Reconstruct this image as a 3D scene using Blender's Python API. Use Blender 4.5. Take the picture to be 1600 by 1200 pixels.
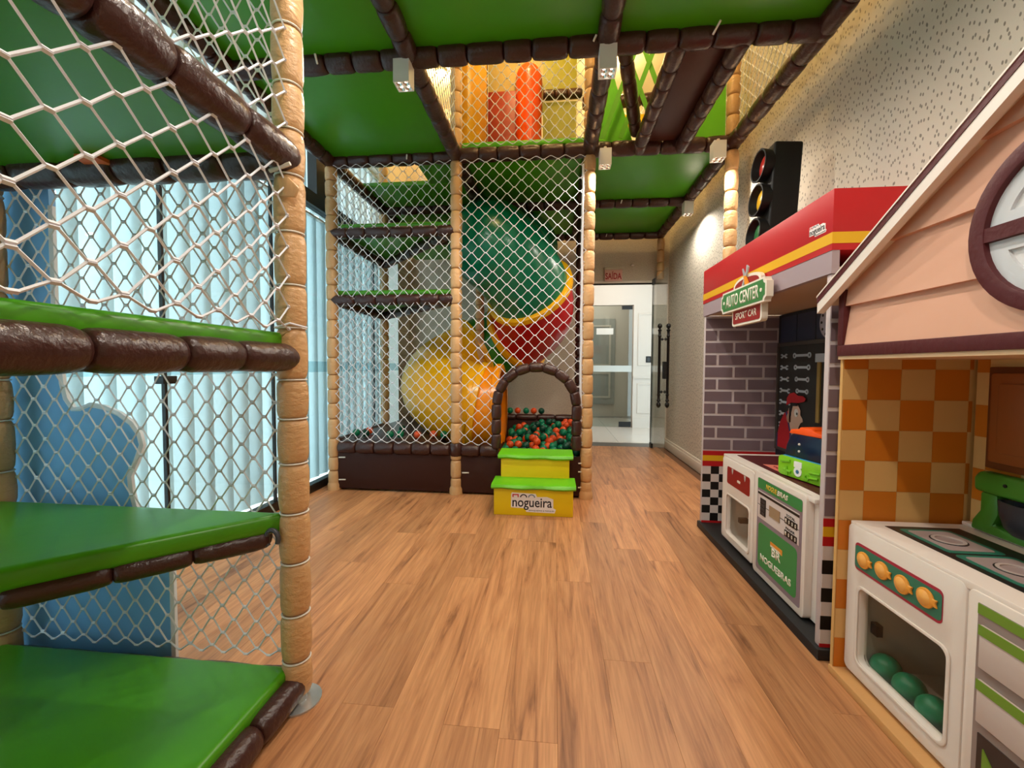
import bpy, bmesh, math, random
from mathutils import Vector, Matrix, Quaternion
random.seed(7)
for o in list(bpy.data.objects): bpy.data.objects.remove(o, do_unlink=True)
scene = bpy.context.scene
COL = scene.collection
PI = math.pi

# ------------------------------------------------------------------ camera
CAM_H = 1.16142
yaw, pit, rol, foc = .10061, .040225, .005154, 658.26
R0 = Vector((math.cos(yaw), math.sin(yaw), 0)); F0 = Vector((-math.sin(yaw), math.cos(yaw), 0)); Z0 = Vector((0, 0, 1))
U0 = F0 * math.sin(pit) + Z0 * math.cos(pit); D0 = F0 * math.cos(pit) - Z0 * math.sin(pit)
Rr = R0 * math.cos(rol) + U0 * math.sin(rol); Ur = U0 * math.cos(rol) - R0 * math.sin(rol)
cd = bpy.data.cameras.new('camera'); cam = bpy.data.objects.new('camera', cd); COL.objects.link(cam)
cd.sensor_fit = 'HORIZONTAL'; cd.sensor_width = 36.0; cd.lens = foc / 1600 * 36; cd.clip_start = .01; cd.clip_end = 100
M = Matrix.Identity(4)
for i in range(3):
    M[i][0] = Rr[i]; M[i][1] = Ur[i]; M[i][2] = -D0[i]
M[2][3] = CAM_H
cam.matrix_world = M
scene.camera = cam

# ------------------------------------------------------------------ world and exposure
w = bpy.data.worlds.new('world'); scene.world = w; w.use_nodes = True
bgn = w.node_tree.nodes['Background']
bgn.inputs[0].default_value = (.70, .91, 1.0, 1); bgn.inputs[1].default_value = 4.4
vs = scene.view_settings
vs.view_transform = 'Standard'; vs.look = 'None'; vs.gamma = 1; vs.use_curve_mapping = False
vs.exposure = 0.18

# lamp strengths (the lamps themselves are made in their fixtures further down)
SPOT_W = 36.0        # cube spotlights under the deck
SPOT_C = (1.0, .91, .80)
UP_W = 42.0          # warm ceiling lamps above the deck
UP_C = (1.0, .68, .28)

# ------------------------------------------------------------------ helpers
def s2l(c):
    r = []
    for v in c[:3]:
        v = v / 255.0
        r.append(v / 12.92 if v <= .04045 else ((v + .055) / 1.055) ** 2.4)
    return (r[0], r[1], r[2], 1)

MATS = {}
def mat(name, rgb, rough=.5, spec=.5, metal=0, bump=None, coat=0, emit=None, var=0):
    """plain procedural principled material; bump=(scale xyz, strength)"""
    if name in MATS: return MATS[name]
    m = bpy.data.materials.new(name); m.use_nodes = True
    nt = m.node_tree; b = nt.nodes['Principled BSDF']
    b.inputs['Base Color'].default_value = s2l(rgb); b.inputs['Roughness'].default_value = rough
    b.inputs['Specular IOR Level'].default_value = spec; b.inputs['Metallic'].default_value = metal
    b.inputs['Coat Weight'].default_value = coat
    if emit:
        b.inputs['Emission Color'].default_value = (emit[0], emit[1], emit[2], 1); b.inputs['Emission Strength'].default_value = emit[3]
    if var or bump:
        tc = nt.nodes.new('ShaderNodeTexCoord')
    if var:
        n = nt.nodes.new('ShaderNodeTexNoise'); n.inputs['Scale'].default_value = 9; n.inputs['Detail'].default_value = 3
        oi = nt.nodes.new('ShaderNodeObjectInfo')
        add = nt.nodes.new('ShaderNodeMath'); add.operation = 'ADD'; nt.links.new(n.outputs['Fac'], add.inputs[0]); nt.links.new(oi.outputs['Random'], add.inputs[1])
        mr = nt.nodes.new('ShaderNodeMapRange'); mr.inputs['From Min'].default_value = .3; mr.inputs['From Max'].default_value = 1.7
        mr.inputs['To Min'].default_value = 1 - var; mr.inputs['To Max'].default_value = 1 + var
        nt.links.new(tc.outputs['Object'], n.inputs['Vector']); nt.links.new(add.outputs[0], mr.inputs['Value'])
        hs = nt.nodes.new('ShaderNodeHueSaturation'); hs.inputs['Color'].default_value = s2l(rgb)
        nt.links.new(mr.outputs[0], hs.inputs['Value']); nt.links.new(hs.outputs[0], b.inputs['Base Color'])
    if bump:
        sc, st = bump
        mp = nt.nodes.new('ShaderNodeMapping'); mp.inputs['Scale'].default_value = sc
        n2 = nt.nodes.new('ShaderNodeTexNoise'); n2.inputs['Scale'].default_value = 1; n2.inputs['Detail'].default_value = 4
        bp = nt.nodes.new('ShaderNodeBump'); bp.inputs['Strength'].default_value = st; bp.inputs['Distance'].default_value = .01
        nt.links.new(tc.outputs['Object'], mp.inputs[0]); nt.links.new(mp.outputs[0], n2.inputs['Vector'])
        nt.links.new(n2.outputs['Fac'], bp.inputs['Height']); nt.links.new(bp.outputs[0], b.inputs['Normal'])
    MATS[name] = m
    return m

class MB:
    def __init__(s): s.v = []; s.f = []
    def add(s, vs_, fs):
        k = len(s.v); s.v += [tuple(p) for p in vs_]; s.f += [tuple(i + k for i in f) for f in fs]; return s
    def box(s, x0, x1, y0, y1, z0, z1):
        return s.add([(x0, y0, z0), (x1, y0, z0), (x1, y1, z0), (x0, y1, z0), (x0, y0, z1), (x1, y0, z1), (x1, y1, z1), (x0, y1, z1)],
                     [(0, 3, 2, 1), (4, 5, 6, 7), (0, 1, 5, 4), (1, 2, 6, 5), (2, 3, 7, 6), (3, 0, 4, 7)])
    def prism(s, pts, P, w0, w1):
        n = len(pts)
        return s.add([P(a, b, w0) for a, b in pts] + [P(a, b, w1) for a, b in pts],
                     [tuple(range(n))[::-1], tuple(range(n, 2 * n))] + [(i, (i + 1) % n, n + (i + 1) % n, n + i) for i in range(n)])
    def ring(s, o, i_, P, w0, w1):
        n = len(o)
        V = [P(a, b, w0) for a, b in o] + [P(a, b, w0) for a, b in i_] + [P(a, b, w1) for a, b in o] + [P(a, b, w1) for a, b in i_]
        F = []
        for k in range(n):
            j = (k + 1) % n
            F += [(k, j, n + j, n + k), (2 * n + k, 3 * n + k, 3 * n + j, 2 * n + j), (k, 2 * n + k, 2 * n + j, j), (n + k, n + j, 3 * n + j, 3 * n + k)]
        return s.add(V, F)
    def tube(s, pts, r, n=8, closed=False, caps=True):
        pts = [Vector(p) for p in pts]; m = len(pts); rr = r if isinstance(r, (list, tuple)) else [r] * m
        V = []; F = []; prev = None
        for i, p in enumerate(pts):
            if closed: t = pts[(i + 1) % m] - pts[i - 1]
            else: t = pts[min(i + 1, m - 1)] - pts[max(i - 1, 0)]
            t.normalize()
            if prev is None:
                a = Vector((0, 0, 1)) if abs(t.z) < .9 else Vector((1, 0, 0))
                u = t.cross(a).normalized()
            else:
                u = (prev - t * prev.dot(t)).normalized()
            prev = u; q = t.cross(u)
            for k in range(n):
                an = 2 * PI * k / n; V.append(p + (u * math.cos(an) + q * math.sin(an)) * rr[i])
        for i in range(m if closed else m - 1):
            j = (i + 1) % m
            for k in range(n):
                l = (k + 1) % n; F.append((i * n + k, i * n + l, j * n + l, j * n + k))
        if caps and not closed: F += [tuple(range(n))[::-1], tuple(range((m - 1) * n, m * n))]
        return s.add(V, F)
    def lathe(s, prof, n=16, mtx=None, caps=True):
        V = []; F = []
        for r, z in prof:
            for k in range(n):
                a = 2 * PI * k / n; p = Vector((r * math.cos(a), r * math.sin(a), z)); V.append(mtx @ p if mtx else p)
        m = len(prof)
        for i in range(m - 1):
            for k in range(n):
                l = (k + 1) % n; F.append((i * n + k, i * n + l, (i + 1) * n + l, (i + 1) * n + k))
        if caps: F += [tuple(range(n))[::-1], tuple(range((m - 1) * n, m * n))]
        return s.add(V, F)
    def sphere(s, c, r, nu=14, nv=9, sc=(1, 1, 1)):
        V = []; F = []
        for i in range(1, nv):
            th = PI * i / nv
            for k in range(nu):
                a = 2 * PI * k / nu; V.append((c[0] + r * sc[0] * math.sin(th) * math.cos(a), c[1] + r * sc[1] * math.sin(th) * math.sin(a), c[2] + r * sc[2] * math.cos(th)))
        V += [(c[0], c[1], c[2] + r * sc[2]), (c[0], c[1], c[2] - r * sc[2])]; t = len(V) - 2
        for i in range(nv - 2):
            for k in range(nu):
                l = (k + 1) % nu; F.append((i * nu + k, (i + 1) * nu + k, (i + 1) * nu + l, i * nu + l))
        for k in range(nu):
            l = (k + 1) % nu; F += [(t, k, l), (t + 1, (nv - 2) * nu + l, (nv - 2) * nu + k)]
        return s.add(V, F)
    def mesh(s, name, m, smooth=False, bevel=0, seg=2):
        bm = bmesh.new(); vs_ = [bm.verts.new(p) for p in s.v]
        for f in s.f:
            try: bm.faces.new([vs_[i] for i in f])
            except ValueError: pass
        bmesh.ops.recalc_face_normals(bm, faces=bm.faces)
        if bevel: bmesh.ops.bevel(bm, geom=[e for e in bm.edges if len(e.link_faces) == 2 and e.calc_face_angle(0) > .6], offset=bevel, segments=seg, profile=.5, affect='EDGES', clamp_overlap=True)
        me = bpy.data.meshes.new(name); bm.to_mesh(me); bm.free()
        if m: me.materials.append(m)
        if smooth or bevel:
            for p in me.polygons: p.use_smooth = True
            try: me.set_sharp_from_angle(angle=math.radians(50 if smooth else 35))
            except Exception: pass
        return me
    def build(s, name, m, parent=None, smooth=False, bevel=0, seg=2, label=None):
        return link(name, s.mesh(name, m, smooth, bevel, seg), parent, label)

PX = lambda X: (lambda a, b, w_: (X - w_, a, b))      # plane facing -X, points are (Y, Z)
PY = lambda Y: (lambda a, b, w_: (a, Y - w_, b))      # plane facing -Y, points are (X, Z)
PZ = lambda Z: (lambda a, b, w_: (a, b, Z + w_))      # plane facing up, points are (X, Y)

def link(name, me, parent=None, label=None, loc=None, rot=None, scale=None):
    o = bpy.data.objects.new(name, me); COL.objects.link(o)
    if loc is not None: o.location = loc
    if rot is not None:
        o.rotation_mode = 'QUATERNION'; o.rotation_quaternion = rot
    if scale is not None: o.scale = scale
    if parent is not None:
        o.parent = parent
        if parent.type == 'EMPTY': o.matrix_parent_inverse = Matrix.Translation(-parent.location)
    if label: o['label'] = label
    return o
def thing(name, label, cat, loc=(0, 0, 0), group=None):
    o = bpy.data.objects.new(name, None); COL.objects.link(o); o.location = loc; o.empty_display_size = .1
    return tag(o, label, cat, group)
def tag(o, label, cat, group=None):
    o['label'] = label; o['category'] = cat
    if group: o['group'] = group
    return o
def struct(o, label=None):
    o['kind'] = 'structure'
    if label: o['label'] = label
    return o
def rect(a0, a1, b0, b1): return [(a0, b0), (a1, b0), (a1, b1), (a0, b1)]
def rrect(a0, a1, b0, b1, r, n=5):
    out = []
    for cx, cy, st in ((a1 - r, b0 + r, -PI / 2), (a1 - r, b1 - r, 0), (a0 + r, b1 - r, PI / 2), (a0 + r, b0 + r, PI)):
        for k in range(n + 1):
            t = st + PI / 2 * k / n; out.append((cx + r * math.cos(t), cy + r * math.sin(t)))
    return out
def circ(ca, cb, r, n=24, a0=0, a1=2 * PI, rb=None):
    full = abs(a1 - a0 - 2 * PI) < 1e-6
    return [(ca + r * math.cos(a0 + (a1 - a0) * k / (n if full else n - 1)), cb + (rb or r) * math.sin(a0 + (a1 - a0) * k / (n if full else n - 1))) for k in range(n)]
def text(name, body, m, parent, P, ca, cb, W, H, w0=0, depth=.0015, mirror=False, bold=0, slant=0, rot=0):
    """lettering fitted to a W x H box centred at (ca, cb) of plane P; mirror for planes facing -X"""
    cu = bpy.data.curves.new('t', 'FONT'); cu.body = body; cu.size = 1; cu.offset = bold; cu.shear = slant; cu.resolution_u = 3
    ob = bpy.data.objects.new('t', cu); COL.objects.link(ob)
    dg = bpy.context.evaluated_depsgraph_get(); me = bpy.data.meshes.new_from_object(ob.evaluated_get(dg))
    bpy.data.objects.remove(ob)
    xs = [v.co.x for v in me.vertices]; ys = [v.co.y for v in me.vertices]
    x0, x1, y0, y1 = min(xs), max(xs), min(ys), max(ys)
    bm = bmesh.new(); bm.from_mesh(me)
    ex = bmesh.ops.extrude_face_region(bm, geom=list(bm.faces)); top = [g for g in ex['geom'] if isinstance(g, bmesh.types.BMVert)]
    ts = set(top)
    for v in bm.verts:
        a = ((v.co.x - x0) / (x1 - x0) - .5) * W; b = ((v.co.y - y0) / (y1 - y0) - .5) * H
        a, b = a * math.cos(rot) - b * math.sin(rot), a * math.sin(rot) + b * math.cos(rot)
        if mirror: a = -a
        v.co = P(ca + a, cb + b, w0 + (depth if v in ts else 0))
    bmesh.ops.recalc_face_normals(bm, faces=bm.faces)
    bm.to_mesh(me); bm.free(); me.materials.clear(); me.materials.append(m)
    return link(name, me, parent)

# ------------------------------------------------------------------ materials
TAN = mat('tan_vinyl', (212, 168, 118), .40, .5, bump=((42, 42, 11), .5), var=.07)
BROWN = mat('brown_vinyl', (64, 36, 32), .30, .5, bump=((42, 42, 9), .45), var=.1)
BROWNP = mat('brown_board', (58, 28, 20), .6, .25, bump=((6, 6, 6), .15))
GREEN = mat('green_vinyl', (72, 152, 12), .33, .5, bump=((9, 9, 9), .10))
LIME = mat('lime_vinyl', (104, 196, 24), .35, .5, bump=((9, 9, 9), .10))
YELL = mat('yellow_board', (240, 204, 10), .5, .4)
WHITE = mat('white_lacquer', (236, 226, 216), .4, .4)
ROPE = mat('white_rope', (232, 234, 242), .8, .2)
BLACK = mat('black_metal', (14, 14, 15), .45, .4)
TIE = mat('pale_tie', (225, 222, 212), .5, .3)
STEEL = mat('steel_pipe', (190, 190, 190), .3, .5, metal=1)

def glass_mat(name, tint=(1, 1, 1), gl=.9, rough=.0):
    m = bpy.data.materials.new(name); m.use_nodes = True; nt = m.node_tree; nt.nodes.clear()
    out = nt.nodes.new('ShaderNodeOutputMaterial'); mx = nt.nodes.new('ShaderNodeMixShader')
    tr = nt.nodes.new('ShaderNodeBsdfTransparent'); tr.inputs[0].default_value = (*tint, 1)
    gs = nt.nodes.new('ShaderNodeBsdfGlossy'); gs.inputs['Roughness'].default_value = rough
    fr = nt.nodes.new('ShaderNodeLayerWeight'); fr.inputs[0].default_value = .5
    pw = nt.nodes.new('ShaderNodeMath'); pw.operation = 'POWER'; pw.inputs[1].default_value = 5; nt.links.new(fr.outputs['Facing'], pw.inputs[0])
    ml = nt.nodes.new('ShaderNodeMath'); ml.operation = 'MULTIPLY_ADD'; ml.inputs[1].default_value = gl * .9; ml.inputs[2].default_value = gl * .035
    nt.links.new(pw.outputs[0], ml.inputs[0]); nt.links.new(ml.outputs[0], mx.inputs[0]); nt.links.new(tr.outputs[0], mx.inputs[1]); nt.links.new(gs.outputs[0], mx.inputs[2])
    nt.links.new(mx.outputs[0], out.inputs[0]); return m
GLASS = glass_mat('clear_glass', (.93, .97, .97))
OVENG = glass_mat('oven_glass', (.96, .96, .94), .6, .02)

def blind_mat():
    m = bpy.data.materials.new('blind_fabric'); m.use_nodes = True; nt = m.node_tree; nt.nodes.clear()
    out = nt.nodes.new('ShaderNodeOutputMaterial'); mx = nt.nodes.new('ShaderNodeMixShader'); mx.inputs[0].default_value = .62
    d = nt.nodes.new('ShaderNodeBsdfDiffuse'); d.inputs[0].default_value = (.80, .82, .80, 1)
    t = nt.nodes.new('ShaderNodeBsdfTranslucent')
    oi = nt.nodes.new('ShaderNodeObjectInfo'); mr = nt.nodes.new('ShaderNodeMapRange'); mr.inputs['To Min'].default_value = .55; mr.inputs['To Max'].default_value = .80
    cb = nt.nodes.new('ShaderNodeCombineColor')
    nt.links.new(oi.outputs['Random'], mr.inputs['Value'])
    for i, k in enumerate((.9, .99, 1.0)):
        mm = nt.nodes.new('ShaderNodeMath'); mm.operation = 'MULTIPLY'; mm.inputs[1].default_value = k
        nt.links.new(mr.outputs[0], mm.inputs[0]); nt.links.new(mm.outputs[0], cb.inputs[i])
    nt.links.new(cb.outputs[0], t.inputs[0])
    nt.links.new(d.outputs[0], mx.inputs[1]); nt.links.new(t.outputs[0], mx.inputs[2]); nt.links.new(mx.outputs[0], out.inputs[0]); return m
BLIND = blind_mat()

def wood_floor():
    m = bpy.data.materials.new('oak_plank'); m.use_nodes = True; nt = m.node_tree; N = nt.nodes.new; L = nt.links.new
    b = nt.nodes['Principled BSDF']; tc = N('ShaderNodeTexCoord'); oi = N('ShaderNodeObjectInfo')
    off = N('ShaderNodeVectorMath'); off.operation = 'SCALE'; off.inputs[0].default_value = (13.1, 7.7, 5.3); L(oi.outputs['Random'], off.inputs['Scale'])
    ad = N('ShaderNodeVectorMath'); ad.operation = 'ADD'; L(tc.outputs['Object'], ad.inputs[0]); L(off.outputs[0], ad.inputs[1])
    mp = N('ShaderNodeMapping'); mp.inputs['Scale'].default_value = (16, 1.3, 1); L(ad.outputs[0], mp.inputs[0])
    n1 = N('ShaderNodeTexNoise'); n1.inputs['Scale'].default_value = 1.0; n1.inputs['Detail'].default_value = 6; n1.inputs['Roughness'].default_value = .62; n1.inputs['Distortion'].default_value = 1.2; L(mp.outputs[0], n1.inputs['Vector'])
    mp2 = N('ShaderNodeMapping'); mp2.inputs['Scale'].default_value = (120, 5, 1); L(ad.outputs[0], mp2.inputs[0])
    n2 = N('ShaderNodeTexNoise'); n2.inputs['Scale'].default_value = 1.0; n2.inputs['Detail'].default_value = 3; L(mp2.outputs[0], n2.inputs['Vector'])
    cr = N('ShaderNodeValToRGB'); e = cr.color_ramp.elements
    e[0].position = .28; e[0].color = s2l((142, 92, 60)); e[1].position = .60; e[1].color = s2l((218, 156, 106))
    k = e.new(.44); k.color = s2l((200, 138, 92))
    L(n1.outputs['Fac'], cr.inputs[0])
    mx = N('ShaderNodeMix'); mx.data_type = 'RGBA'; mx.blend_type = 'MULTIPLY'; mx.inputs[0].default_value = .35
    g = N('ShaderNodeValToRGB'); g.color_ramp.elements[0].position = .35; g.color_ramp.elements[0].color = (.55, .5, .45, 1); g.color_ramp.elements[1].position = .6; g.color_ramp.elements[1].color = (1, 1, 1, 1)
    L(n2.outputs['Fac'], g.inputs[0]); L(cr.outputs[0], mx.inputs[6]); L(g.outputs[0], mx.inputs[7])
    hs = N('ShaderNodeHueSaturation'); mr = N('ShaderNodeMapRange'); mr.inputs['To Min'].default_value = .80; mr.inputs['To Max'].default_value = 1.08
    L(oi.outputs['Random'], mr.inputs['Value']); L(mr.outputs[0], hs.inputs['Value']); L(mx.outputs[2], hs.inputs['Color']); L(hs.outputs[0], b.inputs['Base Color'])
    b.inputs['Roughness'].default_value = .42; b.inputs['Specular IOR Level'].default_value = .35
    bp = N('ShaderNodeBump'); bp.inputs['Strength'].default_value = .08; bp.inputs['Distance'].default_value = .004; L(n2.outputs['Fac'], bp.inputs['Height']); L(bp.outputs[0], b.inputs['Normal'])
    return m
OAK = wood_floor()

def wallpaper(name, base, fleck, scale, thr, amt=1.0, axis='X'):
    m = bpy.data.materials.new(name); m.use_nodes = True; nt = m.node_tree; N = nt.nodes.new; L = nt.links.new
    b = nt.nodes['Principled BSDF']; tc = N('ShaderNodeTexCoord')
    sx_ = N('ShaderNodeSeparateXYZ'); cx_ = N('ShaderNodeCombineXYZ'); L(tc.outputs['Object'], sx_.inputs[0]); L(sx_.outputs[1 if axis == 'X' else 0], cx_.inputs[0]); L(sx_.outputs[2], cx_.inputs[1])
    mp = N('ShaderNodeMapping'); mp.inputs['Rotation'].default_value = (0, 0, .6); mp.inputs['Scale'].default_value = (scale, scale * .55, 1); L(cx_.outputs[0], mp.inputs[0])
    v = N('ShaderNodeTexVoronoi'); v.voronoi_dimensions = '2D'; v.inputs['Scale'].default_value = 1; L(mp.outputs[0], v.inputs['Vector'])
    lt = N('ShaderNodeMapRange'); lt.inputs['From Min'].default_value = thr * .75; lt.inputs['From Max'].default_value = thr; lt.inputs['To Min'].default_value = amt; lt.inputs['To Max'].default_value = 0; L(v.outputs['Distance'], lt.inputs['Value'])
    mx = N('ShaderNodeMix'); mx.data_type = 'RGBA'; mx.inputs[6].default_value = s2l(base); mx.inputs[7].default_value = s2l(fleck); L(lt.outputs[0], mx.inputs[0])
    L(mx.outputs[2], b.inputs['Base Color']); b.inputs['Roughness'].default_value = .8; b.inputs['Specular IOR Level'].default_value = .2
    n = N('ShaderNodeTexNoise'); n.inputs['Scale'].default_value = 90; L(tc.outputs['Object'], n.inputs['Vector'])
    bp = N('ShaderNodeBump'); bp.inputs['Strength'].default_value = .25; bp.inputs['Distance'].default_value = .004; L(n.outputs['Fac'], bp.inputs['Height']); L(bp.outputs[0], b.inputs['Normal'])
    return m
PAPER = wallpaper('flecked_wallpaper', (214, 206, 190), (112, 106, 94), 40, .19, .8)
PAPER2 = wallpaper('fine_flecked_wallpaper', (208, 196, 178), (130, 116, 100), 70, .2, .5, 'Y')

# ------------------------------------------------------------------ grid of the play frame
X = [-2.058, -.887, .284, 1.455]                 # post lines across
YR = {'N': .15, '0': 1.35, 'A': 2.55, 'B': 3.75, 'C': 4.95, 'D': 6.15}
ZD = 3.03
XW, XG, YB, YF, ZC = 1.62, -2.22, 6.30, -1.6, 5.0

# ================================================================== SETTING
# floor: sub-floor and planks, each plank its own piece
fl = MB().box(XG - .2, XW + .1, YF - .1, YB, -.06, -.013).build('floor', mat('sub_floor', (122, 84, 58), .8)); struct(fl)
PW, PLN, GAP = .185, 1.5, .0003
plank_me = MB().box(-PW / 2 + GAP, PW / 2 - GAP, -PLN / 2 + GAP, PLN / 2 - GAP, -.012, 0).mesh('plank', OAK, bevel=.0003, seg=1)
nrow = int((XW - XG) / PW) + 1
for i in range(nrow):
    xc = XG + PW * (i + .5) + .02
    wd = 1.0
    if xc + PW / 2 > XW: continue
    off = random.random() * PLN
    y = YF - off
    while y < YB:
        y0, y1 = max(y, YF), min(y + PLN, YB)
        if y1 - y0 > .05:
            link('plank', plank_me, fl, loc=(xc, (y0 + y1) / 2, 0), scale=(1, (y1 - y0) / PLN, 1))
        y += PLN

struct(MB().box(XW, XW + .12, YF, YB, 0, ZC).build('wall_right', PAPER))
struct(MB().box(XG - .1, XW + .12, YF - .12, YF, 0, ZC).build('wall_front', PAPER2))
struct(MB().box(XG - .5, XW + .12, YF - .12, YB + .15, ZC, ZC + .1).build('ceiling', mat('ceiling_paint', (228, 218, 196), .9, .1)))
DX0, DX1, DZ = .42, 1.42, 2.385
wb = MB().box(XG - .4, DX0, YB, YB + .12, 0, ZC).box(DX1, XW + .12, YB, YB + .12, 0, ZC).box(DX0, DX1, YB, YB + .12, DZ, ZC).build('wall_back', PAPER2); struct(wb)
SKIRT = mat('white_skirting', (232, 222, 206), .45, .4)
struct(MB().box(XW - .018, XW, YF, YB, 0, .14).box(XW - .024, XW, YF, YB, 0, .11).build('baseboard_right', SKIRT, bevel=.003))
# doorway lining
struct(MB().box(DX1, DX1 + .03, YB - .012, YB + .13, 0, DZ + .03).box(DX0 - .03, DX0, YB - .012, YB + .13, 0, DZ + .03).box(DX0, DX1, YB - .012, YB + .13, DZ, DZ + .03).build('trim_1', SKIRT))
# --- corridor beyond the doorway
GREY = mat('grey_stone', (96, 92, 88), .4); CTILE = mat('white_floor_tile', (232, 226, 218), .2, .5)
struct(MB().box(-.6, 2.6, YB, 6.62, -.06, -.002).build('threshold_floor', GREY), 'grey stone strip in the doorway')
cf = MB().box(-.6, 2.6, 6.62, 10.2, -.06, -.006).build('corridor_floor', mat('tile_joint', (170, 165, 158), .6)); struct(cf)
ct = MB().box(-.397, .397, -.397, .397, -.006, 0).mesh('floor_tile', CTILE)
for i in range(4):
    for j in range(4): link('floor_tile', ct, cf, loc=(-.2 + i * .8, 7.02 + j * .8, 0))
CW = mat('corridor_white', (226, 218, 208), .6, .3)
wc = MB().box(1.5, 2.5, 8.3, 8.42, 0, 2.9).box(-.6, .35, 8.3, 8.42, 0, 2.9).box(.35, 1.5, 8.3, 8.42, 2.36, 2.9).build('wall_corridor', CW); struct(wc)
struct(MB().box(2.5, 2.6, 6.42, 8.3, 0, 2.9).box(-.7, -.6, 6.42, 10.2, 0, 2.9).box(-.6, 2.6, 10.1, 10.2, 0, 2.9).box(2.5, 2.6, 8.42, 10.1, 0, 2.9).build('wall_hall', CW))
struct(MB().box(-.7, 2.6, 6.42, 10.2, 2.9, 3.0).build('ceiling_corridor', CW))
for a0, a1, b0, b1 in ((1.58, 2.02, .28, .86), (1.58, 2.02, 1.2, 2.2)):
    MB().ring(rect(a0, a1, b0, b1), rect(a0 + .03, a1 - .03, b0 + .03, b1 - .03), PY(8.3), 0, .018).build('moulding', CW, wc, bevel=.004)
MB().box(1.5, 2.5, 8.275, 8.3, 0, .2).build('skirting', CW, wc)
MB().box(1.5, 2.5, 8.27, 8.3, .96, 1.0).build('chair_rail', CW, wc)
# hall wall seen through the far door: panels
hp = MB().box(.2, 1.4, 10.05, 10.1, .3, 2.3).build('wall_hall_panel', mat('hall_grey', (176, 178, 174), .6)); struct(hp)
MB().ring(rect(.3, 1.3, .45, 1.05), rect(.34, 1.26, .49, 1.01), PY(10.05), 0, .02).build('moulding', CW, hp)
MB().ring(rect(.3, 1.3, 1.2, 2.15), rect(.34, 1.26, 1.24, 2.11), PY(10.05), 0, .02).build('moulding', CW, hp)
d2 = MB().box(.38, 1.48, 8.33, 8.342, .01, 2.35).build('door_2', glass_mat('hall_door_glass', (.80, .86, .85), 1.0)); struct(d2)
MB().box(1.25, 1.48, 8.32, 8.352, .01, .11).build('patch_fitting', BLACK, d2)
MB().box(1.28, 1.48, 8.32, 8.352, 2.28, 2.35).build('patch_fitting', BLACK, d2)
MB().box(.38, 1.48, 8.328, 8.33, 1.08, 1.2).build('frosted_band', mat('frosted', (214, 222, 220), .7), d2)
dsg = tag(MB().box(.80, 1.12, 8.318, 8.327, 1.80, 1.92).build('door_sticker', mat('sticker_white', (238, 236, 230), .5)), 'small blank white sticker plate on the far glass door', 'sticker')
lk = thing('wall_switch', 'black square switch on the white corridor wall', 'switch', (1.79, 8.3, 1.26))
MB().box(1.735, 1.835, 8.285, 8.3, 1.26, 1.38).build('plate', BLACK, lk, bevel=.004); MB().box(1.76, 1.81, 8.28, 8.286, 1.285, 1.355).build('button', mat('dark_button', (40, 40, 42), .4), lk)

# --- glass entrance door, swung open into the room
d1 = MB().box(1.393, 1.405, 5.50, 6.29, .012, 2.42).build('door_1', GLASS); struct(d1)
MB().box(1.385, 1.413, 6.17, 6.29, .01, .075).build('patch_fitting', BLACK, d1); MB().box(1.385, 1.413, 6.17, 6.29, 2.35, 2.425).build('patch_fitting', BLACK, d1)
MB().box(1.380, 1.418, 5.52, 5.60, 1.02, 1.24).build('lock_case', BLACK, d1)
for sx, xx in ((-1, 1.345), (1, 1.453)):
    prof = [(.0, .64), (.016, .648), (.030, .675), (.026, .70), (.014, .712), (.014, .722), (.024, .728), (.024, .742), (.017, .75), (.017, .80), (.023, .806), (.023, .816), (.017, .82), (.017, 1.56), (.023, 1.565), (.023, 1.575), (.017, 1.58), (.017, 1.63), (.024, 1.638), (.024, 1.652), (.013, 1.66), (.013, 1.668), (.028, 1.685), (.030, 1.70), (.024, 1.722), (.0, 1.735)]
    h = MB().lathe(prof, 14, Matrix.Translation((xx, 5.62, 0)), caps=False)
    for zz in (.85, 1.53): h.tube([(xx, 5.62, zz), (1.399 + .006 * sx, 5.62, zz)], .010, 8).tube([(xx - sx * .026, 5.62, zz), (xx - sx * .034, 5.62, zz)], .022, 10)
    h.build('handle', BLACK, d1, smooth=True, label='black turned pull handle')
# --- exit sign above the door
sg = thing('exit_sign', 'clear hanging exit sign with red SAÍDA lettering above the doorway', 'sign', (.83, YB - .04, 2.42))
MB().box(.70, .97, YB - .05, YB, 2.575, 2.61).build('housing', mat('sign_housing', (200, 186, 164), .4), sg, bevel=.004)
MB().box(.71, .96, YB - .03, YB - .025, 2.41, 2.575).build('acrylic_plate', mat('pink_acrylic', (226, 176, 160), .3), sg)
text('lettering', 'SAÍDA', mat('exit_red', (176, 12, 24), .5), sg, PY(YB - .03), .835, 2.495, .23, .115, 0, .002, bold=.02)
sm = thing('wall_sensor', 'tiny white sensor on the wall right of the exit sign', 'sensor', (1.1, YB, 2.62))
MB().lathe([(.022, 0), (.022, .012), (.014, .026), (0, .028)], 12, Matrix.Translation((1.1, YB, 2.64)) @ Matrix.Rotation(PI / 2, 4, 'X'), caps=False).build('body', WHITE, sm, smooth=True)

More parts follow.
